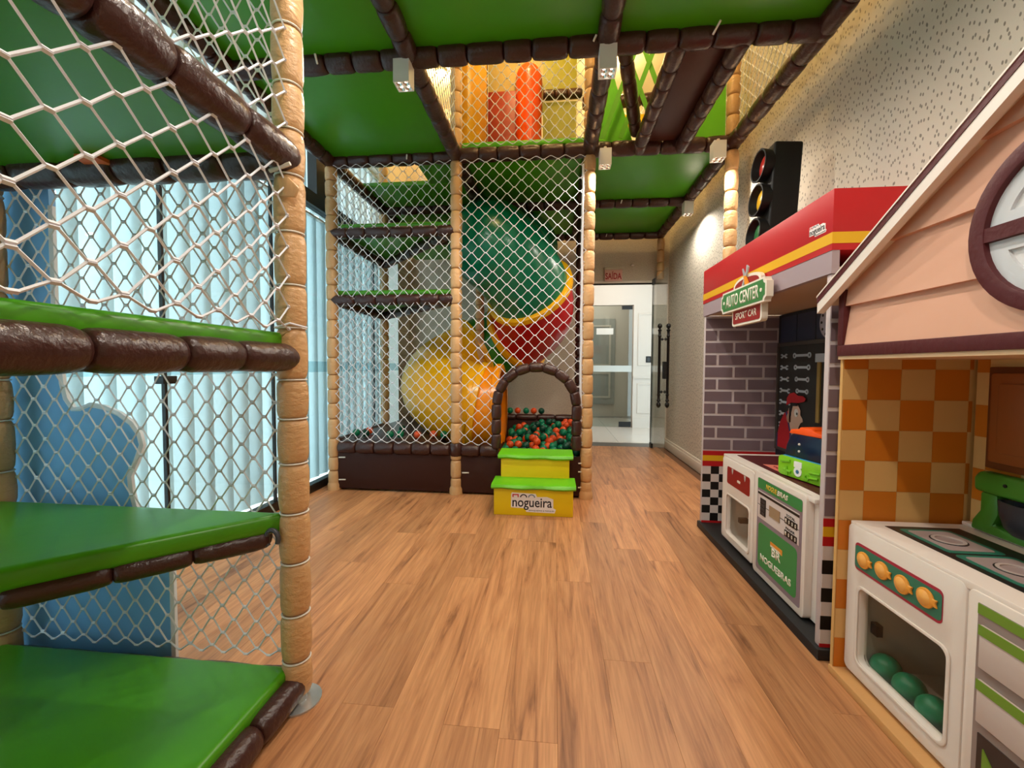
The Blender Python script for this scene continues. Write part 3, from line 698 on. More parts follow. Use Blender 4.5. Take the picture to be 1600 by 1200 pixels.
# ================================================================== BALLS
BG = mat('ball_green', (0, 122, 84), .35, .4); BO = mat('ball_orange', (232, 86, 34), .35, .4); BD = mat('ball_dark_green', (0, 70, 52), .4, .4)
RB = .037
bme = {}
for nm, m in (('g', BG), ('o', BO), ('d', BD)):
    mb = MB().sphere((0, 0, 0), RB, 16, 10); bme[nm] = mb.mesh('play_ball', m, smooth=True)
def ball(c, k, label, group): return tag(link('play_ball', bme[k], loc=c), label, 'ball', group)
rb = random.Random(11)
def pit_base(x_, y_):
    u = (x_ - (X[1] - .2)) / (X[2] - .03 - X[1] + .2); v = (y_ - YBB - .03) / (YCC - YBB - .06)
    return (1 - u) * (1 - v) * .22 + u * (1 - v) * .26 + u * v * .44 + (1 - u) * v * .30
placed = []
xa, xb, ya, yb = -.62, X[2] - .03 - RB, YBB + .06 + RB, YCC - .03 - RB
def rest(x_, y_):
    z = pit_base(x_, y_) + RB + .004
    for (a, b, c) in placed:
        d2_ = (a - x_) ** 2 + (b - y_) ** 2
        if d2_ < (2 * RB) ** 2: z = max(z, c + math.sqrt((2 * RB) ** 2 - d2_) + .0005)
    return z
for n_ in range(215):
    best = None
    for t in range(36):
        x_, y_ = rb.uniform(xa, xb), rb.uniform(ya, yb)
        if x_ < -.47 and y_ > 3.83: continue
        z = rest(x_, y_)
        sc = z - pit_base(x_, y_)
        if best is None or sc < best[0]: best = (sc, x_, y_, z)
    placed.append(best[1:])
for p in placed:
    k = rb.choices('god', (.42, .34, .24))[0]
    ball(p, k, {'g': 'green plastic ball in the pit behind the arch', 'o': 'orange plastic ball in the pit behind the arch', 'd': 'dark green plastic ball in the pit behind the arch'}[k], 'balls in the pit')
for (a, k) in ((-.52, 'g'), (-.43, 'o'), (-.33, 'g'), (-.24, 'o'), (.08 - .2, 'd'), (.24, 'o')):
    if k == 'd': a = -.15
    ball((a, YCC, .61 + RB), k, {'g': 'green plastic ball on the back board rim left of the arch', 'o': 'orange plastic ball on the brown back board rim of the pit', 'd': 'lone dark green ball on the middle of the back board rim'}[k], 'balls on the pit back rim' if k != 'd' else None)
for (u, y_, k, dz) in ((-2.00 + .05, 3.98, 'g', 0), (-1.84, 3.95, 'd', 0), (-1.88, 4.12, 'o', .02), (-1.58, 3.92, 'g', 0), (-1.49, 3.95, 'g', 0), (-1.31, 3.93, 'o', 0), (-1.17, 3.99, 'o', 0), (-1.06, 3.97, 'g', 0), (-1.60, 4.3, 'd', 0), (-.98, 4.02, 'd', 0)):
    ball((u, y_, .467 + RB), k, {'g': 'green plastic ball on the brown mat behind the left net', 'o': 'orange plastic ball on the brown mat behind the left net', 'd': 'dark green plastic ball on the brown mat behind the left net'}[k], 'balls on the brown mat')
ball((-1.92, 4.25, 1.865 + RB), 'o', 'orange ball far left on the upper net platform', None)
ball((-1.70, 4.2, 1.865 + RB), 'o', 'orange ball nearer the middle of the upper net platform', None)

# ================================================================== CUBE SPOTLIGHTS UNDER THE DECK
LENS = mat('lens_chrome', (220, 218, 212), .12, .5, metal=1); LED = mat('led', (255, 240, 215), .4, emit=(1, .86, .68, 6))
spots = [(X[1] - .03, 2.52, 'white cube spotlight on the deck beam left of the upper net window', 1), (X[2], 2.52, 'white cube spotlight on the deck beam right of the upper net window', 1), (X[2] + .12, 3.66, 'small white cube spotlight beside the tan post right of the pit', 1), (X[3] - .16, 3.62, 'white cube spotlight under the bridge end by the right wall', 1), (X[3] - .02, 4.86, 'farthest white cube spotlight near the exit door wall', 1),
         (X[1] + .35, 1.30, 'white cube spotlight overhead in front of the climbing tower', .9), (X[2], 1.30, 'white cube spotlight overhead in the middle of the room', .6), (X[3] - .2, 1.30, 'white cube spotlight overhead by the right wall', .12), (X[2] - .05, .15, 'added unseen cube spotlight hanging just behind the viewpoint', 1.25)]  # last spotlight is added out of view for frontal light on the kitchen
for (sx, sy, lab, k) in spots:
    z1 = 2.975
    t = thing('cube_spotlight', lab, 'spotlight', (sx, sy, z1 - .135), 'cube spotlights')
    h = .048
    MB().box(sx - h, sx + h, sy - h, sy + h, z1 - .12, z1).ring(rect(sx - h, sx + h, sy - h, sy + h), rect(sx - h + .006, sx + h - .006, sy - h + .006, sy + h - .006), PZ(z1 - .135), 0, .015).build('housing', mat('spot_white', (232, 232, 230), .5), t)
    MB().tube([(sx, sy, z1), (sx, sy, z1 + .03 if sy > 1 else ZC)], .012, 8).build('stem', WHITE, t)
    for a in (-.021, .021):
        for b in (-.021, .021):
            l_ = MB().lathe([(.018, 0), (.015, .006), (.009, .011)], 12, Matrix.Translation((sx + a, sy + b, z1 - .134)), caps=False).build('reflector', LENS, t, smooth=True)
            MB().lathe([(.0085, 0), (.0085, .002)], 10, Matrix.Translation((sx + a, sy + b, z1 - .1235))).build('led', LED, l_)
    ld = bpy.data.lights.new('spot_light', 'SPOT'); ld.energy = SPOT_W * k; ld.color = SPOT_C; ld.spot_size = math.radians(172); ld.spot_blend = .6; ld.shadow_soft_size = .035
    lo = bpy.data.objects.new('spot_light', ld); COL.objects.link(lo); lo.location = (sx, sy, z1 - .15); lo.parent = t; lo.matrix_parent_inverse = Matrix.Translation(-t.location)
# warm lamps in the ceiling above the deck
for (lx, ly, lab) in ((-1.5, 5.5, 'warm ceiling lamp glowing left of the upper net window'), (.66, 5.4, 'warm ceiling lamp glowing behind the strap bridge'), (-.3, 4.35, 'warm ceiling lamp above the slide entrance'), (.55, 3.1, 'warm ceiling lamp above the bridge'), (-.2, 1.9, 'warm ceiling lamp above the near deck')):
    t = thing('ceiling_lamp', lab, 'lamp', (lx, ly, ZC - .06), 'warm ceiling lamps')
    MB().ring(circ(lx, ly, .07), circ(lx, ly, .05), PZ(ZC - .03), 0, .03).build('trim_ring', WHITE, t)
    MB().sphere((lx, ly, ZC - .035), .042, 14, 9).build('bulb', mat('bulb_glow', (255, 226, 170), .4, emit=(1, .78, .42, 60)), t, smooth=True)
    ld = bpy.data.lights.new('lamp_light', 'POINT'); ld.energy = UP_W * (.45 if abs(lx + .3) < .01 else 1); ld.color = UP_C; ld.shadow_soft_size = .05
    lo = bpy.data.objects.new('lamp_light', ld); COL.objects.link(lo); lo.location = (lx, ly, ZC - .12); lo.parent = t; lo.matrix_parent_inverse = Matrix.Translation(-t.location)
# corridor lamp, and an unseen lamp added to brighten the hall
for ly, en, lab in ((7.3, 15, 'round white lamp on the corridor ceiling beyond the doorway'), (9.2, 14, 'added unseen lamp brightening the hall behind the far glass door')):
    t = thing('corridor_lamp', lab, 'lamp', (1.0, ly, 2.86))
    MB().lathe([(.14, 0), (.15, .02), (.15, .04)], 24, Matrix.Translation((1.0, ly, 2.86))).build('diffuser', mat('corridor_glow', (255, 245, 230), .4, emit=(1, .9, .78, 4)), t, smooth=True)
    ld = bpy.data.lights.new('corridor_light', 'POINT'); ld.energy = en; ld.color = (1, .9, .8); ld.shadow_soft_size = .12
    lo = bpy.data.objects.new('corridor_light', ld); COL.objects.link(lo); lo.location = (1.0, ly, 2.7); lo.parent = t; lo.matrix_parent_inverse = Matrix.Translation(-t.location)

# ================================================================== AUTO CENTER PLAYHOUSE (right)
ac = thing('auto_center_playhouse', 'grey brick play garage with red fascia and AUTO CENTER sign', 'playhouse', (1.33, 2.47, 0))
AX, AYN, AYF, AXB = 1.065, 1.765, 3.165, XW - .03
RED = mat('fascia_red', (190, 26, 32), .45, .4); YST = mat('stripe_yellow', (230, 176, 28), .45, .4); LAV = mat('lavender_board', (168, 150, 156), .55, .3)
MORT = mat('mortar_print', (204, 190, 190), .6, .3); BRK = mat('brick_print', (128, 108, 114), .6, .3, var=.09); BLK = mat('check_black', (16, 14, 16), .5); CWH = mat('check_white', (222, 210, 206), .5)
MB().box(1.05, AXB, AYN - .02, AYF + .01, 0, .045).build('base_board', mat('base_black', (26, 25, 27), .6), ac, bevel=.004)
for yn, nm in ((AYF - .03, 'far'), (AYN, 'near')):
    sp_ = MB().box(AX, AXB, yn, yn + .03, .045, 1.53).build('side_panel', MORT, ac, bevel=.006)
    P = PY(yn)
    for k, (z0, z1, m) in enumerate(((.03 + .43 + .075, .568, RED), (.495, .535, YST), (.457, .495, RED), (.045, .06, RED))):
        MB().prism(rect(AX + .002, AXB, z0, z1), P, -.0015, .0015 + .0001 * k).build('stripe', m, sp_)
    cs = .0567 if nm == 'far' else .0567
    chk = {b: MB().box(-cs / 2, cs / 2, -.0015, .0015, -cs / 2, cs / 2).mesh('check_square', m) for b, m in ((0, BLK), (1, CWH))}
    for i in range(9):
        for j in range(7):
            link('check_square', chk[(i + j + 1) % 2], sp_, loc=(AX + .003 + cs * (i + .5), yn, .06 + cs * (j + .5)))
    bw, bh, gx, gz = .185, .07, .017, .0165
    bme_ = {}
    zz = .578; r_ = 0
    while zz + bh < 1.54:
        a = AX + .004 - (0 if r_ % 2 == 0 else .11)
        while a < AXB - .01:
            a0, a1 = max(a, AX + .004), min(a + bw, AXB)
            if a1 - a0 > .02:
                k = round(a1 - a0, 3)
                if k not in bme_: bme_[k] = MB().box(-k / 2, k / 2, -.0022, .002, -bh / 2, bh / 2).mesh('brick', BRK)
                link('brick', bme_[k], sp_, loc=((a0 + a1) / 2, yn, zz + bh / 2))
            a += bw + gx
        zz += bh + gz; r_ += 1
# header
hx = AX - .008
MB().box(hx, AXB, AYN - .01, AYF + .005, 1.684, 1.852).build('fascia', RED, ac, bevel=.004)
MB().box(hx - .001, AXB, AYN - .011, AYF + .006, 1.643, 1.686).build('fascia_stripe', YST, ac)
MB().box(hx, AXB, AYN - .01, AYF + .005, 1.618, 1.643).build('fascia_band', RED, ac)
MB().box(hx + .002, hx + .03, AYN - .008, AYF + .003, 1.53, 1.618).build('header_band', LAV, ac)
MB().box(hx + .03, AXB, AYN + .02, AYF - .02, 1.535, 1.56).build('soffit', mat('soffit_beige', (196, 166, 136), .6), ac)
brand(ac, PX(hx), 1.848, 1.722, .112, True)
# back panel with tool board and dark tiles
AB = 1.56
MB().box(AB, AXB, AYN + .03, AYF - .03, .045, 1.53).build('back_panel', mat('back_navy_black', (18, 20, 30), .6), ac)
tme = MB().box(-.002, .002, -.094, .094, -.086, .086).mesh('tile', mat('navy_tile', (36, 44, 66), .45, var=.08))
for i in range(6):
    for j in range(2): link('tile', tme, ac, loc=(AB, AYF - .155 - i * .2, 1.425 - j * .0 + (.0 if j == 0 else .18) - .005 * j), scale=(1, 1, 1 if j == 0 else .25)) if j == 0 else None
MB().ring(rect(1.9, AYF - .04, .60, 1.335), rect(1.92, AYF - .062, .62, 1.312), PX(AB), 0, .012).build('tool_board_frame', mat('board_frame', (66, 58, 52), .5), ac)
MB().prism(rect(1.92, AYF - .062, .60, 1.315), PX(AB), 0, .004).build('tool_board', mat('charcoal_board', (34, 31, 30), .7), ac)
WR = mat('wrench_grey', (176, 180, 186), .4)
def wrench(y0, y1, z, kind, m=WR):
    """print-thin wrench between y0 > y1 at height z"""
    L = y0 - y1; hw = .006 + L * .012; r = .012 + L * .035; P = PX(AB - .004); mb = MB()
    mb.prism(rect(y1 + r * .7, y0 - r * .7, z - hw, z + hw), P, 0, .003)
    for yc, s_ in ((y0, 1), (y1, -1)):
        if kind == 'ring': mb.ring(circ(yc, z, r, 16), circ(yc, z, r * .5, 16), P, 0, .0035)
        else:
            th0 = .55 if s_ > 0 else PI + .55
            o = [(yc + r * 1.1 * math.cos(th0 + (2 * PI - 1.1) * k / 14), z + r * 1.1 * math.sin(th0 + (2 * PI - 1.1) * k / 14)) for k in range(15)]
            i_ = [(yc + r * .45 * math.cos(th0 + .2 + (2 * PI - 1.5) * k / 14), z + r * .45 * math.sin(th0 + .2 + (2 * PI - 1.5) * k / 14)) for k in range(15)]
            mb.prism(o + i_[::-1], P, 0, .0035)
    mb.build('wrench', m, ac)
for k in range(7):
    wrench(3.075, 3.02 - k * .014, 1.245 - k * .078, 'open')
for k in range(4):
    wrench(2.92 - k * .014, 2.76 + k * .005, 1.245 - k * .076, 'ring')
MB().box(AB - .012, AB, 2.58, 2.69, 1.20, 1.25).build('hammer_head', WR, ac); MB().box(AB - .012, AB, 2.64, 2.67, .84, 1.20).build('hammer_handle', mat('hammer_wood', (150, 120, 60), .5), ac)
clk = MB().prism(circ(2.56, 1.43, .10, 28), PX(AB), 0, .012).build('dial', mat('dial_grey', (170, 168, 180), .5), ac)
for k in range(12):
    t = 2 * PI * k / 12; MB().prism(circ(2.56 + .08 * math.cos(t), 1.43 + .08 * math.sin(t), .008, 8), PX(AB), .012, .014).build('dial_dot', BLK, clk)
# printed figure: a plain mechanic in a red cap, seen from the side
PF = PX(AB - .005)
fg = MB().prism([(3.105, .60), (3.10, .70), (3.07, .79), (3.02, .86), (2.96, .885), (2.90, .84), (2.87, .70), (2.88, .60)], PF, 0, .003).build('painted_mechanic', mat('print_red', (170, 16, 26), .6), ac, label='painted mechanic in red shirt and cap')
MB().prism([(3.00, .865), (2.985, .875), (2.925, .74), (2.915, .60), (2.935, .60), (2.945, .74)], PF, .003, .005).build('strap', mat('print_navy', (48, 46, 92), .6), fg)
MB().prism([(3.115, .60), (3.11, .70), (3.095, .72), (3.095, .60)], PF, .003, .005).build('strap', mat('print_navy', (48, 46, 92), .6), fg)
SK = mat('print_skin', (196, 158, 138), .6)
MB().prism([(2.965, 0.844), (2.965, 0.894), (2.93, 0.930), (2.86, 0.930), (2.83, 0.894), (2.83, 0.866), (2.805, 0.844), (2.80, 0.826), (2.825, 0.815), (2.845, 0.786), (2.86, 0.743), (2.88, 0.700), (2.915, 0.714), (2.94, 0.772)], PF, .003, .005).build('face', SK, fg)
MB().prism(circ(2.955, 0.833, .026, 14, rb=0.032), PF, .005, .007).build('ear', mat('print_skin_dark', (170, 130, 112), .6), fg)
MB().prism([(2.955, 0.902), (2.93, 0.938), (2.86, 0.938), (2.86, 0.920), (2.915, 0.916), (2.93, 0.873), (2.935, 0.808), (2.95, 0.808)], PF, .005, .007).build('hair', mat('print_black', (22, 18, 20), .6), fg)
MB().prism([(2.985, 0.916), (2.98, 0.966), (2.95, 0.995), (2.90, 1.006), (2.855, 0.988), (2.80, 0.988), (2.77, 0.974), (2.78, 0.956), (2.85, 0.941), (2.93, 0.938)], PF, .007, .009).build('cap', mat('print_red', (170, 16, 26), .6), fg)
MB().prism(circ(2.872, 0.876, .022, 14, rb=0.026), PF, .005, .007).build('eye', mat('print_white', (206, 200, 196), .6), fg)
MB().prism(circ(2.862, 0.871, .008, 10, rb=0.009), PF, .007, .008).build('pupil', mat('print_black', (22, 18, 20), .6), fg)
# hanging sign
sgn = thing('auto_center_sign', 'green and red AUTO CENTER shop sign on the play garage', 'sign', (1.04, 2.41, 1.43))
SGX = hx - .004; P = PX(SGX); CRM = mat('sign_cream', (240, 230, 214), .5); SGG = mat('sign_green', (58, 128, 66), .5); SGR = mat('sign_red', (150, 26, 30), .5)
def plate(y0, y1, z0, z1, c):
    out = []
    for cy, cz, st_ in ((y0, z0, 0), (y1, z0, PI / 2), (y1, z1, PI), (y0, z1, -PI / 2)):
        arc_ = [(cy + c * math.cos(st_ + PI / 2 * k / 4), cz + c * math.sin(st_ + PI / 2 * k / 4)) for k in range(5)]
        out += arc_[::-1]
    return out
tilt = lambda a, b, w_: (SGX - w_, a, b)
MB().prism(rrect(2.225, 2.575, 1.40, 1.50, .02), P, 0, .03).build('lower_plate', CRM, sgn); MB().prism(rrect(2.24, 2.56, 1.412, 1.50, .014), P, .03, .032).build('lower_field', SGR, sgn)
MB().prism(plate(2.14, 2.69, 1.485, 1.605, .022), P, .018, .05).build('main_plate', CRM, sgn); MB().prism(plate(2.155, 2.675, 1.495, 1.595, .022), P, .05, .052).build('main_field', SGG, sgn)
arch_o = [(2.415 + .165 * math.cos(t), 1.605 + .062 * math.sin(t) ** .6) for t in [PI * k / 14 for k in range(15)]]; arch_i = [(2.415 + .145 * math.cos(t), 1.605 + .046 * math.sin(t) ** .6) for t in [PI * k / 14 for k in range(15)]]
MB().prism(arch_o, P, .005, .025).build('crest_plate', CRM, sgn); MB().prism(arch_i, P, .025, .027).build('crest_field', SGR, sgn)
text('lettering', 'AUTO CENTER', CRM, sgn, P, 2.415, 1.545, .40, .068, .052, .001, True, bold=.02)
text('lettering', 'SPORT CAR', CRM, sgn, P, 2.40, 1.452, .25, .038, .032, .001, True, bold=.012)
for yy in (2.19, 2.64): MB().prism(circ(yy, 1.545, .010, 12), P, .052, .054).build('screw', CRM, sgn)
MB().prism([(2.47, 1.595), (2.455, 1.60), (2.40, 1.685), (2.395, 1.715), (2.375, 1.70), (2.385, 1.68), (2.45, 1.59)], P, .028, .036).build('wrench', WR, sgn)
MB().prism([(2.445, 1.70), (2.44, 1.705), (2.41, 1.655), (2.42, 1.65)], P, .03, .037).build('screwdriver_blade', WR, sgn)
MB().prism([(2.42, 1.655), (2.405, 1.66), (2.37, 1.615), (2.365, 1.59), (2.385, 1.59), (2.40, 1.61)], P, .03, .04).build('screwdriver_grip', mat('grip_orange', (240, 150, 40), .45), sgn)

# traffic light on the garage roof
tl = thing('toy_traffic_light', 'black toy traffic light with red, yellow and green lenses on garage roof', 'traffic light', (1.33, 2.75, 1.852))
TLM = Matrix.Translation((1.30, 2.745, 1.853)) @ Matrix.Rotation(.05, 4, 'Y')
tb = mat('matte_black', (10, 11, 12), .55, .35)
mb = MB().box(-.06, .10, -.085, .085, 0, .64); mb.v = [tuple(TLM @ Vector(p)) for p in mb.v]; mb.build('housing', tb, tl, bevel=.014, seg=3)
for z_, nm, col in ((.53, 'red_lens', (196, 44, 30)), (.325, 'yellow_lens', (240, 184, 30)), (.12, 'green_lens', (40, 110, 56))):
    mt = TLM @ Matrix.Translation((-.06, 0, z_)) @ Matrix.Rotation(-PI / 2, 4, 'Y')
    MB().lathe([(.088, -.01), (.096, .05), (.086, .05), (.07, .002)], 24, mt, caps=False).build('visor', tb, tl, smooth=True)
    MB().lathe([(.075, .0), (.066, .012), (.04, .022), (.0, .026)], 20, mt, caps=False).build(nm, mat(nm, col, .3, .5), tl, smooth=True)

# ---- toy counter in the garage: washer unit and fuel pump unit
fc = thing('toy_garage_counter', 'white play counter with washer door and green fuel pump front', 'play counter', (1.3, 2.4, .045))
WB = mat('white_board', (238, 226, 216), .45, .4)
MB().box(1.13, 1.52, 1.90, 2.845, .06, .075).box(1.13, 1.52, 2.825, 2.845, .075, .585).box(1.13, 1.52, 1.90, 2.42, .075, .585).box(1.50, 1.52, 2.42, 2.825, .075, .585).box(1.13, 1.5, 2.42, 2.825, .57, .585).build('body', WB, fc)
MB().box(1.105, 1.525, 1.89, 2.86, .585, .605).build('worktop', WB, fc, bevel=.004)
MB().box(1.165, 1.50, 1.93, 2.80, .605, .608).build('top_mat', mat('maroon_mat', (84, 22, 26), .5), fc)
MB().prism([(1.20, 2.54), (1.40, 2.50), (1.40, 2.36), (1.20, 2.28)], PZ(.608), 0, .0015).build('paper_print', mat('pink_print', (232, 128, 108), .6), fc)
for k in range(4): MB().tube([(1.23 + .03 * k + .006 * math.sin(i * 2.1 + k), 2.48 - .02 * i, .6105) for i in range(9)], .004, 5).build('print_stroke', mat('print_stroke_red', (150, 40, 36), .6), fc)
P = PX(1.13)
wo = rrect(2.425, 2.858, .07, .59, .02); wi = rrect(2.465, 2.775, .118, .365, .025)
MB().ring(wo, wi, P, 0, .03).build('washer_front', WB, fc, bevel=.005)
MB().ring(rrect(2.455, 2.785, .108, .375, .03), wi, P, .03, .036).build('door_rim', WB, fc, bevel=.002)
MB().prism(wi, P, .004, .008).build('door_pane', OVENG, fc)
MB().prism(rect(2.43, 2.82, .08, .57), PX(1.49), 0, .004).build('drum_back', mat('drum_beige', (196, 180, 150), .6), fc)
MB().box(1.15, 1.2, 2.70, 2.73, .2, .23).build('latch', BLACK, fc)
MB().prism(rrect(2.47, 2.78, .435, .542, .015), P, .03, .0315).build('control_panel', mat('panel_maroon_red', (150, 18, 24), .4), fc)
MB().prism(rrect(2.59, 2.63, .475, .49, .005), P, .0315, .033).build('badge', CRM, fc)
for yy in (2.70, 2.53): MB().prism([(yy - .012, .54), (yy + .012, .54), (yy + .006, .515), (yy, .505), (yy - .006, .515)], P, .0315, .033).build('clip_mark', mat('mark_silver', (200, 190, 186), .4), fc)
# pump
P = PX(1.10)
MB().prism(rrect(1.93, 2.405, .058, .607, .02), PX(1.13), 0, .035).build('pump_front', WB, fc, bevel=.004)
w_ = .0055
MB().prism(rrect(1.955, 2.365, .09, .58, .014), P, w_ - .006, w_ + .0005).build('pump_field', mat('pump_mauve', (140, 122, 132), .5), fc)
PGG = mat('pump_green', (52, 138, 72), .5)
MB().prism(rrect(1.957, 2.363, .525, .578, .008), P, w_, w_ + .0015).build('pump_header', PGG, fc)
text('lettering', 'NOGUE', mat('pump_yellow', (226, 190, 60), .5), fc, P, 2.222, .551, .108, .026, w_ + .0015, .001, True, bold=.03, slant=.2)
text('lettering', 'BRAS', CRM, fc, P, 2.118, .551, .095, .026, w_ + .0015, .001, True, bold=.03, slant=.2)
MB().prism(rect(1.975, 2.358, .368, .512), P, w_, w_ + .001).build('display_plate', mat('display_pale', (220, 206, 202), .5), fc)
MB().prism(rect(1.975, 2.358, .494, .506), P, w_ + .001, w_ + .002).build('display_strip', BLK, fc)
MB().prism(rect(1.975, 2.358, .437, .4395), P, w_ + .001, w_ + .002).build('display_line', BLK, fc)
kp = MB().prism(rect(2.272, 2.328, .39, .478), P, w_ + .002, w_ + .004).build('keypad', BLK, fc)
for i in range(3):
    for j in range(4): MB().prism(rect(2.278 + i * .0165, 2.289 + i * .0165, .395 + j * .0205, .408 + j * .0205), P, w_ + .004, w_ + .006).build('key', mat('key_grey', (70, 62, 66), .5), kp)
MB().prism(rect(2.135, 2.235, .412, .466), P, w_ + .002, w_ + .004).build('screen', mat('screen_tan', (164, 136, 106), .5), fc)
for zc, cap in ((.447, 'TOTAL'), (.386, 'PAGAR')):
    text('lettering', cap, BLK, fc, P, 2.045, zc + .024, .075, .012, w_ + .001, .001, True, bold=.02)
    for k, ch_ in enumerate('1000'):
        dg_ = MB().prism(rect(2.078 - k * .026 - .012, 2.078 - k * .026 + .012, zc - .016, zc + .014), P, w_ + .002, w_ + .0035).build('digit_window', BLK, fc)
        text('digit', ch_, CRM, dg_, P, 2.078 - k * .026, zc - .001, .010, .018, w_ + .0035, .0008, True, bold=.01)
MB().prism(rrect(1.985, 2.345, .115, .345, .025), P, w_, w_ + .0015).build('pump_plate', PGG, fc)
MB().prism([(2.215, .288), (2.105, .288), (2.105, .262), (2.12, .262), (2.125, .272), (2.215, .272)], P, w_ + .0015, w_ + .003).build('logo_bar', mat('logo_orange', (236, 150, 50), .5), fc)
MB().prism(rect(2.105, 2.215, .263, .271), P, w_ + .0015, w_ + .0025).build('logo_line', CRM, fc)
text('lettering', 'BR', CRM, fc, P, 2.16, .24, .085, .042, w_ + .0015, .001, True, bold=.03)
text('lettering', 'NOGUEBRAS', CRM, fc, P, 2.17, .168, .29, .034, w_ + .0015, .001, True, bold=.03)

# ---- toy tool box on the counter
tt = thing('toy_tool_truck', 'toy with navy body, orange roof and lime tool relief front on garage counter', 'toy', (1.31, 2.17, .608))
TM = Matrix.Translation((1.215, 2.185, .609)) @ Matrix.Rotation(.22, 4, 'Z')
TP = lambda a, b, w__: tuple(TM @ Vector((-w__, a, b)))
NAVY = mat('toy_navy', (14, 34, 64), .2, .5); TLB = mat('toy_sky', (60, 160, 216), .4); TLG = mat('toy_lime', (136, 206, 30), .4); TOR = mat('toy_orange', (255, 92, 20), .4)
body = [(-.135, .10), (-.125, .17), (-.10, .225), (-.06, .235), (.06, .235), (.095, .215), (.12, .16), (.132, .10)]
MB().prism(body, TP, -.16, -.008).build('body', NAVY, tt, bevel=.012, seg=3)
MB().prism([(a * 1.06, .095 + (b - .095) * 1.04) for a, b in body], TP, -.17, -.15).build('back_shell', TLB, tt, bevel=.006)
MB().prism(rrect(-.148, .148, .002, .105, .022), TP, -.165, -.002).build('skirt', TLB, tt, bevel=.008)
fr_ = MB().prism(rrect(-.138, .145, .004, .104, .02), TP, -.002, .012).build('front_plate', TLG, tt, bevel=.005)
MB().prism([(-.11, .225), (-.10, .245), (-.05, .25), (-.045, .262), (.03, .262), (.035, .25), (.085, .245), (.10, .222)], TP, -.15, -.004).build('roof', TOR, tt, bevel=.008)
TLD = mat('toy_lime_relief', (120, 190, 26), .4)
for (a0, b0, a1, b1) in ((.055, .03, .10, .036), (-.12, .06, -.06, .055), (-.11, .035, -.055, .028), (.06, .085, .12, .075), (.08, .01, .085, .055)):
    MB().tube([TP(a0, b0, .014), TP(a1, b1, .014)], .007, 8).build('tool_relief', TLD, fr_, smooth=True)
MB().ring(circ(-.045, .03, .016, 14), circ(-.045, .03, .008, 14), TP, .012, .019).build('tool_relief', TLD, fr_)
bd = MB().prism(rrect(-.012, .035, .062, .092, .004), TP, .012, .016).build('badge', mat('badge_white', (246, 244, 240), .4), fr_)
MB().prism(circ(.012, .042, .024, 16), TP, .012, .0155).build('badge_disc', mat('badge_white', (246, 244, 240), .4), fr_)
MB().prism(circ(.012, .042, .010, 8), TP, .0155, .017).build('badge_star', mat('badge_blue', (50, 110, 150), .4), fr_)
for b_ in (.14, .175): MB().sphere(TP(.03, b_, -.006), .006, 8, 6).build('rivet', WHITE, tt, smooth=True)

# ================================================================== KITCHEN PLAYHOUSE (right foreground)
kh = thing('kitchen_playhouse', 'peach gabled play kitchen house with round window and orange tiles', 'playhouse', (1.33, .98, 0))
KX, KY0, KY1, KB = 1.065, .26, 1.69, 1.50
MAR = mat('maroon_trim', (84, 26, 30), .5, .4, bump=((4, 60, 60), .2)); PEACH = mat('peach_siding', (222, 170, 144), .6, .3)
TO = mat('tile_orange', (206, 118, 26), .5, .35, var=.06); TC_ = mat('tile_cream', (222, 176, 110), .5, .35, var=.06); LWD = mat('pale_wood', (214, 160, 100), .5, bump=((4, 30, 30), .1))
MB().box(1.055, XW - .03, KY0, KY1, 0, .03).build('base_board', LWD, kh, bevel=.003)
def tiles(parent, P, a0, a1, b0, b1, s, w0, n0=0, oa=0):
    me_ = {}
    ja = 0; a = a0 - oa
    while a < a1 - .004:
        jb = 0; b = b0
        while b < b1 - .004:
            x0_, x1_, y0_, y1_ = max(a, a0), min(a + s, a1), b, min(b + s, b1)
            if x1_ - x0_ > .004:
                MB().prism(rect(x0_ + .0006, x1_ - .0006, y0_ + .0006, y1_ - .0006), P, w0, w0 + .002).build('tile', TO if (ja + jb + n0) % 2 else TC_, parent)
            b += s; jb += 1
        a += s; ja += 1
TS = .113
s1 = MB().box(KX, XW - .03, KY1 - .014, KY1, .03, 1.21).build('side_panel', TC_, kh); tiles(s1, PY(KY1 - .014), KX, KB, .03, 1.21, TS, 0, 1, .03)
s2 = MB().box(KX, XW - .03, KY0, KY0 + .028, .03, 1.21).build('side_panel', TC_, kh)
kb_ = MB().box(KB, XW - .03, KY0 + .028, KY1 - .028, .03, 1.21).build('back_panel', TC_, kh); tiles(kb_, PX(KB), KY0 + .03, KY1 - .03, .585, 1.21, TS, 0, 0, .03)
MB().box(KX - .003, KX + .002, KY1 - .014, KY1, .03, 1.21).build('edge_strip', TC_, kh)
